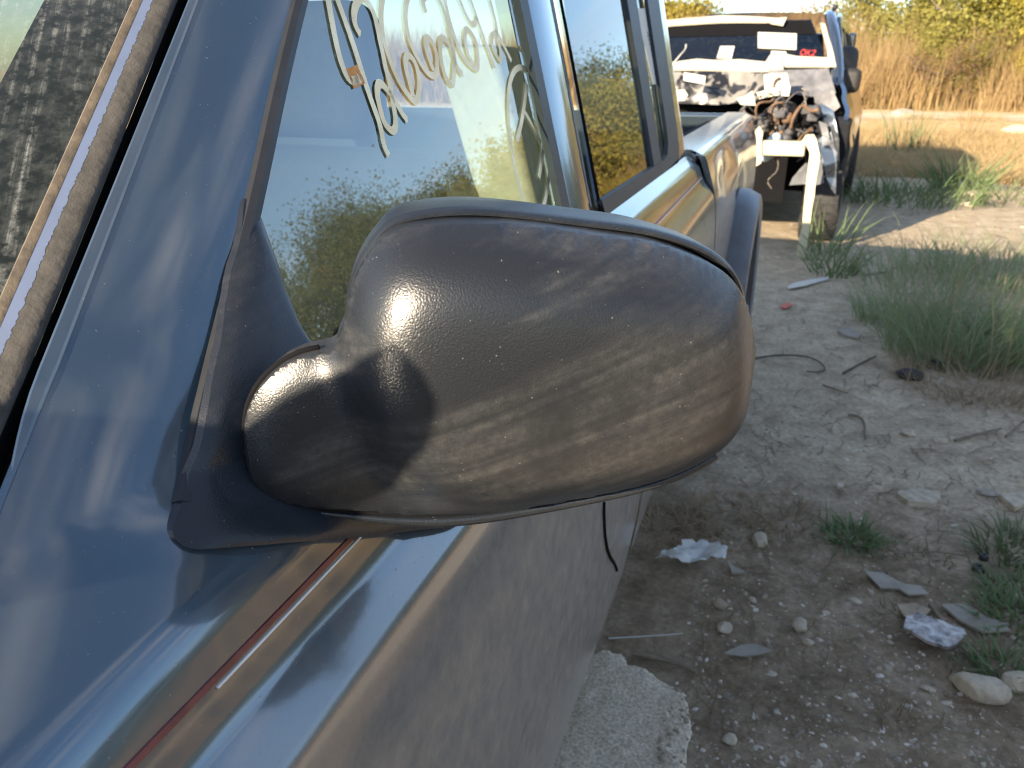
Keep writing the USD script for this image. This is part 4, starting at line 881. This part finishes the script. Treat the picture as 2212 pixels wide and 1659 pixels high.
put_rock(2003, 1490, 26, 'flat grey stone left of the large lumpy stone', seed=13, asp=(1, .7, .4))
put_rock(1965, 818, 52, 'black round lump of rubber beside the big grass clump', 'black_rubber', (1, .5, .5), 14, 'debris')
put_rock(2022, 797, 34, 'dark lump half hidden in straw under the big grass clump', 'black_rubber', (1, .7, .7), 15, 'debris')
put_rock(2128, 1066, 40, 'grey plastic block lying right of the flat concrete piece', 'grey_shard', (1, .6, .3), 16, 'debris')
put_rock(1962, 940, 30, 'white pebble on the gravel below the black lump', seed=17, asp=(1, .6, .4))
put_rock(2032, 955, 26, 'pale pebble right of the white pebble on gravel', seed=18, asp=(1, .6, .4))
def flake(px, label, mat, name='shard', cat='debris', thick=.006, amp=.006, lift=.006, seed=0, freq=14, curl=0.0):
    P = np.array([gpt(u, v, 0) for u, v in px]); c = P.mean(0); pl = Polygon(P[:, :2]).buffer(0)
    if hasattr(pl, 'geoms'): pl = max(pl.geoms, key=lambda g: g.area)
    p, t = grid_clip(pl, max(math.sqrt(pl.area) / 14, .004)); q = np.column_stack([p, np.full(len(p), seed * 2.3)])
    z = ground_height(p[:, 0], p[:, 1]).mean() + lift + amp * (1 + meshkit.fbm(q * freq) * 1.6) + curl * (((p - c[:2]) ** 2).sum(1) / pl.area)
    top = np.column_stack([p, z]); n = len(p); be = rim_edges(t)
    f = np.vstack([t, t[:, ::-1] + n, np.array([(b, a, a + n) for a, b in be]), np.array([(b, a + n, b + n) for a, b in be])])
    return obj(name, (np.vstack([top, top - [0, 0, thick]]), f), mat, smooth=30, label=label, cat=cat)
flake([(1413, 1243), (1425, 1230), (1432, 1225), (1450, 1228), (1460, 1215), (1470, 1214), (1468, 1200), (1490, 1195), (1500, 1208), (1512, 1196), (1530, 1210), (1548, 1206), (1553, 1218), (1566, 1228), (1562, 1244), (1530, 1240), (1515, 1250), (1470, 1251)], 'crumpled white paper on the dark soil beside the pickup', 'white_card', 'crumpled_paper', 'paper', .002, .030, .006, 1, 30)
flake([(1567, 1222), (1590, 1236), (1610, 1248), (1580, 1246)], 'brownish scrap next to the crumpled white paper', 'grey_shard', seed=21)
flake([(1865, 1244), (1905, 1247), (1930, 1262), (1950, 1272), (1985, 1276), (2004, 1294), (1960, 1296), (1940, 1284), (1900, 1282)], 'torn flat grey plate with a notched edge', 'grey_shard', seed=2, thick=.004)
flake([(1562, 1430), (1575, 1418), (1600, 1405), (1630, 1403), (1650, 1414), (1666, 1421), (1640, 1425), (1600, 1431)], 'curved leaf shaped grey shard on dark soil', 'grey_shard', seed=3, thick=.003, curl=.006)
flake([(1945, 1385), (1950, 1362), (1975, 1352), (1990, 1358), (2010, 1368), (2040, 1370), (2075, 1385), (2080, 1400), (2060, 1415), (2030, 1422), (2005, 1412), (1970, 1400)], 'crumpled silver foil lump with dark streaks', 'foil', 'foil_lump', 'foil', .008, .016, .010, 4, 26)
flake([(1700, 626), (1712, 618), (1760, 606), (1788, 602), (1790, 608), (1740, 622), (1705, 629)], 'long white plastic strip on the ground below the wreck', 'white_card', 'plastic_strip', 'plastic strip', .006, .004, .01, 5)
flake([(1683, 667), (1700, 658), (1712, 663), (1695, 671)], 'small red plastic bit on the ground behind the mirror', 'red_plastic', 'plastic_bit', 'debris', .004, .006, .006, 6)
flake([(1935, 1073), (1965, 1068), (2028, 1072), (2030, 1090), (2010, 1100), (1960, 1092)], 'flat pale concrete flake on the dirt', 'pale_rock', 'concrete_piece', 'concrete', .02, .004, .012, 7)
flake([(2155, 1078), (2212, 1070), (2240, 1095), (2190, 1108)], 'flat pale concrete flake at the right edge', 'pale_rock', 'concrete_piece', 'concrete', .02, .004, .012, 8)
flake([(1935, 1320), (1975, 1312), (2010, 1325), (1990, 1345), (1950, 1342)], 'flat dull brown scrap touching the silver foil lump', 'brown_rock', seed=9, thick=.004)
flake([(2030, 1318), (2080, 1314), (2130, 1345), (2160, 1350), (2180, 1372), (2120, 1378), (2070, 1350)], 'broad flat grey board scrap between foil and grass', 'grey_shard', seed=10, thick=.006)
flake([(1808, 718), (1830, 714), (1858, 728), (1852, 736), (1822, 728)], 'bluish grey plastic piece left of the big grass clump', 'grey_shard', seed=11, thick=.01)
flake([(1845, 575), (1890, 572), (1920, 590), (1870, 597)], 'pale flat rubble behind the white plastic strip', 'pale_rock', seed=12)
def stick(px, r, label, mat='stick_wood', lift=.01, name='stick', cat='stick'):
    P = np.array([gpt(u, v, lift) for u, v in px]); P = spline(P, 16) if len(P) > 2 else np.linspace(P[0], P[1], 8)
    P = P + .004 * np.stack([meshkit.fbm(P * 12 + 5 * k) for k in range(3)], 1)
    obj(name, tube(P, np.linspace(r, r * .6, len(P)), 7), mat, smooth=True, label=label, cat=cat)
stick([(1365, 1420), (1420, 1432), (1470, 1447), (1498, 1462)], .007, 'brown bent stick lying beside the gravel slab')
stick([(2006, 1316), (2030, 1350), (2050, 1380)], .006, 'straight tan stick poking behind the silver foil lump')
stick([(1693, 1368), (1715, 1388), (1735, 1404)], .002, 'thin curved twig left of the small whitish stone')
stick([(2076, 1410), (2086, 1422), (2092, 1428)], .004, 'grey stub lying right of the silver foil lump')
stick([(1312, 1388), (1390, 1384), (1472, 1378)], .0018, 'thin white wire on the dark soil beside the door', 'white_card', name='wire', cat='wire')
stick([(1630, 780), (1680, 773), (1740, 776), (1772, 790), (1775, 808), (1740, 808)], .0045, 'black looped cable on the dirt right of the mirror', 'black_rubber', name='cable', cat='cable')
stick([(1830, 902), (1850, 905), (1862, 915), (1866, 930), (1868, 955)], .005, 'pale hooked twig on the gravel')
stick([(1776, 838), (1800, 846), (1830, 856)], .005, 'short dark twig on bare dirt right of the mirror')
stick([(1820, 812), (1850, 795), (1890, 775)], .006, 'long straw coloured stalk pointing at the big grass clump', 'moulding_gasket')
stick([(2060, 958), (2110, 944), (2160, 932)], .006, 'grey stalk on the gravel pointing to the right edge')
stick([(2170, 950), (2200, 925), (2235, 890)], .005, 'pale crossing stalk at the right edge over the gravel')
stick([(1930, 1205), (1990, 1200), (2080, 1208)], .003, 'long thin dry stem lying across the dirt by the right grass')
for i, (u, v) in enumerate(((2112, 1236), (2120, 1222))):
    p = gpt(u, v); r = .016 - .004 * i
    t = m3.Manifold.revolve(m3.CrossSection([np.array([(r * .35, 0), (r, 0), (r, .012), (r * .8, .016), (r * .35, .016)])]), 24)
    obj('rubber_washer', t.translate([p[0], p[1], p[2] + .004 + .016 * i]), 'black_rubber', label=['larger round black rubber washer near the grass at right', 'smaller black washer resting on the larger one'][i], cat='washer')
# rough concrete slab close to the door
pad = Polygon([tuple(gpt(u, v)[:2]) for u, v in [(1120, 1800), (1190, 1560), (1265, 1425), (1290, 1408), (1330, 1418), (1345, 1440), (1385, 1452), (1420, 1478), (1455, 1500), (1478, 1540), (1482, 1590), (1470, 1660), (1480, 1800)]])
pr = np.array(pad.segmentize(.012).exterior.coords)[:-1]; pr = pr + .016 * np.column_stack([meshkit.fbm(np.column_stack([pr * 28 + k * 9, np.zeros(len(pr))])) for k in (0, 1)])
pad = Polygon(pr).buffer(0); pad = max(pad.geoms, key=lambda g: g.area) if hasattr(pad, 'geoms') else pad
p, t = grid_clip(pad, .008); q = np.column_stack([p, np.zeros(len(p))])
edge = np.array([pad.exterior.distance(Point(a)) for a in p])
z = ground_height(p[:, 0], p[:, 1]) + .008 * smoothstep(-.004, .05, edge) + .007 * meshkit.fbm(q * 75) + .006 * meshkit.fbm(q * 20 + 3) - .004 * (edge < 1e-6)
obj('gravel_slab', (np.column_stack([p, z]), t), 'gravel_concrete', smooth=True, kind='structure')
# ------------------------------------------------------------------ pebbles, grass
def instancer(name, protos, mat, pos, yaw, scale, label, cat, which=None, tilt=None):
    path = numbered('/World/' + name); pi = UsdGeom.PointInstancer.Define(stage, path); rel = pi.CreatePrototypesRel()
    for i, pm in enumerate(protos):
        pp = f'{path}/shape' + (f'_{i:03d}' if i else '')
        usdkit.mesh(stage, pp, pm, f'/World/Looks/{mat if isinstance(mat, str) else mat[i]}', smooth=False); rel.AddTarget(pp)
    n = len(pos); pi.CreatePositionsAttr(Vt.Vec3fArray.FromNumpy(np.asarray(pos, np.float32)))
    pi.CreateProtoIndicesAttr(Vt.IntArray.FromNumpy((np.arange(n) % len(protos) if which is None else which).astype(np.int32)))
    pi.CreateOrientationsAttr(Vt.QuathArray([Gf.Quath(math.cos(a / 2), 0, 0, math.sin(a / 2)) for a in yaw]))
    sc = np.asarray(scale, float); sc = np.repeat(sc[:, None], 3, 1) if sc.ndim == 1 else sc
    pi.CreateScalesAttr(Vt.Vec3fArray.FromNumpy(sc.astype(np.float32)))
    tag(pi.GetPrim(), label, cat, kind='stuff')
def pebble(seed):
    m = trimesh.creation.icosphere(1, 1.0); v = np.array(m.vertices); v *= 1 + .28 * np.random.default_rng(seed).normal(size=(len(v), 1)) * .6
    return v * [1, .75, .5], np.array(m.faces)
rg = np.random.default_rng(21)
n = 9500
u_, v_ = rg.uniform(1000, 2400, n), 330 + 1500 * rg.uniform(0, 1, n) ** .8
pp = np.array([on_z(a, b) for a, b in zip(u_, v_)]); keep = (pp[:, 1] < 14) & (pp[:, 0] > .02)
dens = meshkit.fbm(np.column_stack([pp[:, :2] * 2.2, np.zeros(len(pp))]))
keep &= (dens + rg.normal(0, .16, n) > -.12)
pp = pp[keep]; pp[:, 2] = ground_height(pp[:, 0], pp[:, 1])
sz = np.clip(rg.lognormal(math.log(.0038), .55, len(pp)), .0018, .02) * np.clip(.7 + pp[:, 1] * .12, .8, 1.6)
pp[:, 2] -= .22 * sz; slabz = np.array([pad.contains(Point(a)) for a in pp[:, :2]]); pp[slabz, 2] += .024
instancer('pebbles', [pebble(i) for i in range(4)], 'pebble', pp, rg.uniform(0, 6.28, len(pp)), sz, 'small pebbles strewn over the dirt lot', 'pebbles')

def blades(n, rad, h, w, seed, lean=.5, curl=.6, seg=3, up0=0.0):
    r = np.random.default_rng(seed); V, Fq = [], []
    for i in range(n):
        a, d = r.uniform(0, 6.283), rad * math.sqrt(r.uniform()); x0, y0 = d * math.cos(a), d * math.sin(a)
        L = h * r.uniform(.45, 1.1); az = a + r.normal(0, .9); ln = lean * r.uniform(.2, 1.2); ww = w * r.uniform(.6, 1.2); o = len(V)
        px, pz, ang = 0.0, 0.0, ln
        tw = r.uniform(0, 3.14)
        sx, sy_ = math.cos(tw) * ww / 2, math.sin(tw) * ww / 2
        for k in range(seg + 1):
            t = k / seg; s = 1 - t ** 1.6
            cx, cy = x0 + px * math.cos(az), y0 + px * math.sin(az)
            if k < seg: V += [(cx - sx * s, cy - sy_ * s, pz), (cx + sx * s, cy + sy_ * s, pz)]
            else: V.append((cx, cy, pz))
            px += L / seg * math.sin(ang); pz += L / seg * math.cos(ang); ang += curl * r.uniform(.3, 1.3) / seg * 1.6
        for k in range(seg - 1): Fq += [(o + 2 * k, o + 2 * k + 1, o + 2 * k + 3), (o + 2 * k, o + 2 * k + 3, o + 2 * k + 2)]
        Fq.append((o + 2 * seg - 2, o + 2 * seg - 1, o + 2 * seg))
    return np.array(V), np.array(Fq)
def tuft(u, v, n, rad, h, w, mat, label, seed, lean=.6, curl=.8, name='grass_tuft', cat='grass tuft', squash=(1, 1)):
    p = gpt(u, v) if not isinstance(u, tuple) else np.array(u)
    V, Fq = blades(n, rad, h, w, seed, lean, curl, 4); V = V * [squash[0], squash[1], 1]
    obj(name, (V + p - [0, 0, .004], Fq), mat, label=label, cat=cat)
tuft(1835, 1165, 150, .07, .11, .0075, 'grass_green', 'green grass tuft with broad blades behind the torn grey plate', 1, .9, .9)
tuft(2190, 1195, 180, .10, .14, .007, 'grass_mixed', 'yellow green grass tuft at the right edge above the washers', 2, .9, 1.0)
tuft(2200, 1340, 150, .10, .12, .0075, 'grass_green', 'green grass tuft at the right edge beside the flat board scrap', 3, .9, 1.0)
tuft(2165, 1455, 110, .06, .10, .0065, 'grass_green', 'small green grass tuft just above the large lumpy stone', 4, .9, 1.0)
tuft(2110, 1460, 70, .06, .06, .003, 'grass_mixed', 'low sparse grass between the foil lump and large stone', 5, 1.1, 1.0)
tuft(1930, 1330, 60, .05, .05, .003, 'grass_mixed', 'low straggly weed on the left of the foil lump', 6, 1.1, 1.0)
tuft(1935, 1550, 40, .035, .07, .003, 'grass_dry', 'small pale dry tuft on gravel near the bottom right', 7, .9, .9)
tuft(2200, 1290, 130, .08, .12, .0065, 'grass_mixed', 'mixed dry and green tuft between two green tufts at right edge', 8, 1.0, 1.0)
tuft(1440, 1130, 260, .15, .085, .0055, 'clump_straw', 'dry brown grass strip nearest the pickup door', 9, 1.1, 1.0, squash=(1, .8))
tuft(1560, 1125, 260, .15, .09, .0055, 'clump_straw', 'dry brown grass strip behind the crumpled paper', 10, 1.1, 1.0)
tuft(1680, 1120, 190, .13, .09, .0055, 'clump_straw', 'dry brown grass strip left of the green tuft', 11, 1.1, 1.0)
tuft(1960, 1210, 120, .12, .06, .005, 'grass_dry', 'thin flattened straw right of the green tuft', 12, 1.2, 1.0)
tuft(2160, 1720, 40, .05, .06, .003, 'grass_green', 'small tuft below the bottom right corner', 13)
# the big clump in the lot
tuft(2060, 770, 620, .30, .52, .006, 'clump_mix', 'big grass clump with tall green stalks on the lot', 21, .55, .8, 'grass_clump', 'grass clump')
tuft(2190, 760, 560, .32, .44, .006, 'clump_mix', 'big straw coloured grass clump at the right edge of the lot', 22, .7, .9, 'grass_clump', 'grass clump')
tuft(2100, 830, 620, .30, .20, .0055, 'clump_straw', 'low fringe of dead straw in front of the big grass clump', 23, 1.1, .9, 'grass_clump', 'grass clump')
tuft(1930, 690, 320, .22, .32, .006, 'clump_mix', 'smaller green clump left of the big grass clump', 24, .7, .9, 'grass_clump', 'grass clump')
tuft(2000, 610, 340, .45, .42, .007, 'clump_mix', 'loose grass clump behind the big grass clump', 25, .6, .8, 'grass_clump', 'grass clump')
tuft(2150, 600, 400, .5, .40, .007, 'clump_mix', 'loose dry grass clump behind the big clump at right', 26, .7, .8, 'grass_clump', 'grass clump')
tuft(1785, 548, 45, .14, .50, .010, 'grass_green', 'tall green weed standing against the wheel of the wreck', 27, .5, .6, 'tall_weed', 'weed')
tuft(1800, 590, 60, .14, .35, .012, 'grass_green', 'broad leaved weed on the ground by the hanging white trim', 28, .8, .8, 'tall_weed', 'weed')
tuft(1960, 430, 400, .7, .40, .014, 'grass_green', 'green weeds in the shadow beside the wreck', 29, .8, .8, 'grass_clump', 'weed')
tuft(2070, 410, 120, .25, .62, .022, 'grass_green', 'tall broad leaved weed in front of the sunlit field', 30, .8, .5, 'tall_weed', 'weed')
tuft(2180, 430, 300, .8, .34, .014, 'grass_mixed', 'mixed low weeds in the shadow at the right edge', 31, .9, .8, 'grass_clump', 'weed')
tuft(1950, 330, 60, .35, 1.0, .014, 'grass_mixed', 'thin tall branching weed on the sunlit field beside the wreck', 32, .35, .4, 'tall_weed', 'weed')
tuft(2090, 300, 30, .25, 1.1, .02, 'reeds', 'lone tall dry stalks on the sunlit field by the track', 33, .25, .3, 'tall_weed', 'weed')
tuft(1765, 562, 14, .08, .36, .012, 'grass_green', 'few broad green blades beside the foot of the white trim', 34, .9, .6, 'tall_weed', 'weed')
tuft(2120, 770, 70, .36, .66, .006, 'clump_straw', 'tall dry straw stalks standing in the big grass clump', 41, .4, .5, 'dry_stalks', 'straw')
tuft(2010, 690, 40, .25, .55, .006, 'clump_straw', 'few pale dry stalks at the left of the big grass clump', 42, .5, .5, 'dry_stalks', 'straw')
# scattered straw litter
n = 2600; u_, v_ = rg.uniform(1250, 2350, n), 360 + 1250 * rg.uniform(0, 1, n) ** 1.1
pp = np.array([on_z(a, b) for a, b in zip(u_, v_)]); dens = meshkit.fbm(np.column_stack([pp[:, :2] * 1.7 + 40, np.zeros(n)])) + rg.normal(0, .12, n)
pp = pp[(dens > .02) & (pp[:, 0] > .05)]; pp[:, 2] = ground_height(pp[:, 0], pp[:, 1]) + .004
def straw(seed):
    r = np.random.default_rng(seed); k = 4; x = np.linspace(-.5, .5, k); y = np.cumsum(r.normal(0, .07, k)); z = np.abs(r.normal(0, .05, k)); w = .02
    V = np.concatenate([np.column_stack([x, y - w, z]), np.column_stack([x, y + w, z + .01])]); i = np.arange(k - 1)
    return V, np.vstack([np.column_stack([i, i + 1, i + k + 1]), np.column_stack([i, i + k + 1, i + k])])
instancer('straw_litter', [straw(i) for i in range(5)], 'grass_dry', pp, rg.uniform(0, 6.28, len(pp)), rg.uniform(.03, .10, len(pp)) * np.clip(.5 + pp[:, 1] * .15, .6, 2), 'loose bits of straw lying on the dirt lot', 'straw')

# ------------------------------------------------------------------ the sunlit field, the track, the reeds
def in_field(x, y): return (y > 10.0 + .8 * np.sin(x * .9)) | (x > 5.0 + .6 * np.sin(y * .7)) | (x < -7) | (y < -18)
TY = 25.5
def on_track(x, y): return np.abs(y - (TY + .05 * x) + .5 * np.sin(x * 1.1) + .3 * np.sin(x * 3.7)) < 1.7
tx = np.linspace(-60, 60, 160); P = np.array([(x, TY + .05 * x + o + .12 * math.sin(x * 1.3 + o)) for x in tx for o in (-1.8, -.6, .6, 1.8)])
id = np.arange(len(P)).reshape(160, 4)
obj('track', (np.column_stack([P, ground_height(P[:, 0], P[:, 1]) + .012 + .006 * meshkit.fbm(P[:, [0, 1, 1]] * 1.5)]), np.column_stack([id[:-1, :-1].ravel(), id[1:, :-1].ravel(), id[1:, 1:].ravel(), id[:-1, 1:].ravel()])), 'track_dust', smooth=True, kind='structure')
n = 26000
a_ = rg.uniform(0, 1, n)
fx = np.where(a_ < .62, rg.uniform(-6, 12, n), rg.uniform(-40, 26, n)); fy = np.where(a_ < .62, rg.uniform(9.5, 25, n), rg.uniform(-34, 34, n))
k = in_field(fx, fy) & ~on_track(fx, fy); fx, fy = fx[k], fy[k]
fp = np.column_stack([fx, fy, ground_height(fx, fy) - .01]); fs = rg.uniform(.55, 1.25, len(fp)) * (1 + .6 * np.clip(meshkit.fbm(np.column_stack([fp[:, :2] * .5, np.zeros(len(fp))])), -.6, 1))
fs *= np.where((fy > 18.5) & (fy < 24) & (fx < 8), .42, 1.0)
fs *= np.where((fy > 9) & (fy < 25) & (fx > -3) & (fx < 6), .75, 1.2)
instancer('dry_field_grass', [blades(22, .16, .26, .010, 100 + i, .8, .9) for i in range(5)], 'field_straw', fp, rg.uniform(0, 6.28, len(fp)), fs, 'sunlit dry golden grass covering the open field', 'dry grass')
def band(n, inner, seed):
    """reeds and trees stand on a bank that runs behind the track and round to the right of the lot"""
    r = np.random.default_rng(seed); t = r.uniform(0, 1, n)
    return t, r
def bank(t, off):
    # centreline from behind the track on the left, round the far right, then forward along the right side of the lot
    pts = np.array([(-30, 29), (-8, 28.8), (4, 28.5), (9.5, 27.5), (13.5, 22), (15, 14), (15.5, 5), (16, -6), (17, -20)], float)
    d = np.r_[0, np.cumsum(np.linalg.norm(np.diff(pts, axis=0), axis=1))]; s = t * d[-1]
    x, y = np.interp(s, d, pts[:, 0]), np.interp(s, d, pts[:, 1]); e = .5
    dx, dy = np.interp(np.minimum(s + e, d[-1]), d, pts[:, 0]) - np.interp(s - e, d, pts[:, 0]), np.interp(np.minimum(s + e, d[-1]), d, pts[:, 1]) - np.interp(s - e, d, pts[:, 1])
    L = np.hypot(dx, dy) + 1e-9
    return x - dy / L * off, y + dx / L * off        # positive offset: away from the lot
n = 9500; t = rg.uniform(.12, 1, n); off = rg.gamma(2.0, 1.3, n) - .2 + 1.3 * meshkit.fbm(np.column_stack([t * 130, t * 0, t * 0]))
rx, ry = bank(t, off)
rp = np.column_stack([rx, ry, ground_height(rx, ry) - .02]); hs = np.clip(.60 + .17 * off, .4, 1.35) * rg.uniform(.55, 1.25, n) * (1 + .9 * np.clip(meshkit.fbm(np.column_stack([rp[:, :2] * .35 + 9, np.zeros(n)])), -.6, .8))
instancer('tall_reeds', [blades(26, .22, 1.55, .022, 200 + i, .22, .35) for i in range(5)], 'reeds', rp, rg.uniform(0, 6.28, n), np.column_stack([np.clip(hs, .6, 1.3), np.clip(hs, .6, 1.3), hs]), 'tall dry reeds and grass banked behind the track', 'reeds')

# trees ---------------------------------------------------------------------
def tree_mesh(seed, h, spread, leaves, leaf, bare=0.0, low=.18):
    r = np.random.default_rng(seed); segs = []; tips = []
    def grow(p, d, L, rad, depth):
        n = 4; pts = [p]
        for i in range(n):
            d = d + r.normal(0, .16, 3) + [0, 0, .05]; d /= np.linalg.norm(d); p = p + d * L / n; pts.append(p)
        segs.append((np.array(pts), np.linspace(rad, rad * .6, n + 1), 7 if depth < 2 else 4))
        if depth >= 3: tips.extend(pts[1:]); return
        if depth == 2: tips.extend(pts[2:])
        for k in range(r.integers(3, 5) if depth else 6):
            q = pts[r.integers(1 if depth else 1, n + 1)]; a = r.uniform(0, 6.283); el = r.uniform(.05, .9)
            nd = np.array([math.cos(a) * math.cos(el), math.sin(a) * math.cos(el), math.sin(el)]) * np.array([spread, spread, 1])
            grow(q, .45 * d + nd, L * r.uniform(.45, .72), rad * .5, depth + 1)
    for k in range(r.integers(2, 4)):
        a = r.uniform(0, 6.28); grow(np.array([.15 * math.cos(a), .15 * math.sin(a), -.1]), np.array([.25 * math.cos(a), .25 * math.sin(a), 1.0]), h * .52, h * .016, 0)
    trunk = join([tube(*s) for s in segs])
    tips = np.array(tips); tips = tips[tips[:, 2] > low * h * .3]
    c = tips[r.integers(0, len(tips), leaves)] + r.normal(0, 1, (leaves, 3)) * [.055 * h, .055 * h, .045 * h]
    c = np.vstack([c, tips[r.integers(0, len(tips), leaves // 6)] * [1.05, 1.05, .55] + r.normal(0, .07 * h, (leaves // 6, 3))]); c = c[c[:, 2] > .1]
    n = len(c); s = leaf * r.uniform(.6, 1.35, n); a = r.normal(size=(n, 3)); a /= np.linalg.norm(a, axis=1, keepdims=True); b = np.cross(a, r.normal(size=(n, 3))); b /= np.linalg.norm(b, axis=1, keepdims=True)
    a, b = a * s[:, None] * .62, b * s[:, None] * .36
    V = np.stack([c - a, c + b, c + a, c - b], 1).reshape(-1, 3); o = np.arange(n) * 4
    return trunk, (V, np.vstack([np.column_stack([o, o + 1, o + 2]), np.column_stack([o, o + 2, o + 3])]))
kinds = []
for i, (nm, mat, h, sp, lv, lf, what) in enumerate((('olive_tree', 'leaves_olive', 5.2, 1.15, 36000, .062, 'olive green bushy tree'), ('yellow_tree', 'leaves_yellow', 5.0, 1.0, 20000, .12, 'golden yellow autumn tree'),
                                    ('brown_tree', 'leaves_brown', 5.0, .9, 3000, .08, 'thin half bare brownish tree'), ('willow_bush', 'leaves_gold', 3.6, 1.3, 26000, .058, 'low rounded golden olive bush'), ('golden_tree', 'leaves_gold', 5.4, 1.15, 34000, .095, 'golden green bushy tree'))):
    kinds.append((nm, mat, what, tree_mesh(50 + i, h, sp, lv, lf)))
spots = [  # kind, x, y, scale, what sets it apart
    (1, 7.6, 31.5, 1.25, 'nearest the right edge behind the reeds'), (4, 4.9, 32.5, 1.12, 'to the left of the golden tree'), (4, 2.9, 35.0, 1.0, 'just right of the wreck roof'), (2, .2, 38.0, 1.05, 'above the right end of the wreck roof'),
    (3, -1.4, 42.0, .85, 'low over the middle of the wreck roof'), (1, -5.8, 40.0, 1.00, 'above the left end of the wreck roof'), (0, -4.2, 41.0, .72, 'right of the golden tree over the wreck roof'), (4, 10.5, 33.0, 1.3, 'past the right edge of the view'),
    (3, 3.9, 30.6, .75, 'low among the reeds beside the wreck'), (1, 9.0, 35.5, 1.4, 'tall behind the right edge tree'), (3, 1.6, 32.5, .7, 'low behind the wreck mirror'), (3, 5.6, 30.0, .62, 'in the reeds straight below the olive trees'), (1, 6.9, 29.6, .42, 'small and bright at the front of the reeds'), (3, 8.6, 30.2, .7, 'in the reeds at the right edge of the view'), (2, 4.7, 29.4, .5, 'small and thin at the front edge of the reeds')]
r2 = np.random.default_rng(5)
for i, t in enumerate(np.linspace(.412, .60, 17)):
    x, y = bank(t, 4.2 + r2.uniform(-.8, 1.6)); spots.append(([0, 0, 2, 0, 3, 0, 0][i % 7], float(x), float(y), r2.uniform(1.15, 1.45) * (1.25 if i % 7 == 4 else 1), 'on the bank right of the lot'))
for i, t in enumerate(np.linspace(.62, .99, 24)):
    x, y = bank(t, 3.2 + r2.uniform(0, 3)); spots.append((int(r2.choice([0, 3, 3, 0, 3, 2])), float(x), float(y), r2.uniform(.85, 1.2), f'on the bank right of the lot'))
first = {}
for i, (kd, x, y, sc, where) in enumerate(spots):
    nm, mat, what, (tk, cr) = kinds[kd]; z = float(ground_height(np.array([x]), np.array([y]))[0]); rz = r2.uniform(0, 360)
    seen = i < 15; lab = f'{what} {where}'; grp = None if seen else ('trees along the bank right of the lot' if 'bank' in where else None)
    if kd not in first:
        path = numbered('/World/' + nm); xf = UsdGeom.Xform.Define(stage, path)
        xf.AddTranslateOp().Set(Gf.Vec3d(x, y, z)); xf.AddRotateZOp().Set(rz); xf.AddScaleOp().Set(Gf.Vec3f(sc, sc, sc)); tag(xf.GetPrim(), lab, 'tree', grp)
        obj('trunk', tk, 'bark', path, smooth=True); obj('crown', cr, mat, path, smooth=False); first[kd] = path
    else: copies(first[kd], nm, [((x, y, z), rz, sc)], lambda _: lab, 'tree', grp)
# rust red bramble and pale rubbish beside the track
tr_m, cr_m = tree_mesh(77, 1.5, 1.6, 3500, .09)
for i, (u, v, w) in enumerate(((1945, 222, 'under the reeds left of the pale rubbish'), (1985, 226, 'under the reeds right of the pale rubbish'), (1862, 226, 'right beside the wreck mirror'))):
    p = on_z(u, v + 8); path = thing('bramble', 'rust red bramble ' + w, 'bush', (p[0], p[1], 0))
    for nm, g, mt in (('stems', tr_m, 'bark'), ('crown', cr_m, 'leaves_rust')):
        v0, f0, _ = meshkit.arrays(g); usdkit.mesh(stage, f'{path}/{nm}', (v0 * [1.1, 1.1, .8 - .15 * i], f0), f'/World/Looks/{mt}', smooth=False)
def heap(u, v, w, label, mat, seed, cat='rubbish'):
    p = gpt(u, v); d = np.linalg.norm(p - CAM); s = w / 1670 * d
    obj('rubbish_heap', rock(p, (s, s * .6, s * .4), seed, mat), mat, smooth=30, label=label, cat=cat)
heap(1955, 232, 30, 'pale rubbish lying beyond the track under the reeds', 'white_card', 31)
heap(2010, 236, 22, 'second pale rubbish piece right of the first beyond the track', 'white_card', 32)
heap(1948, 252, 44, 'flat grey rubbish on the pale track', 'grey_shard', 33)
heap(2105, 425, 34, 'sunlit tan clod at the right beyond the big grass clump', 'pale_rock', 34, 'stone')
heap(2090, 445, 26, 'smaller tan clod in front of the sunlit clod', 'pale_rock', 35, 'stone')
heap(2190, 288, 46, 'pale lumpy rubble at the right edge of the sunlit field', 'pale_rock', 36, 'stone')
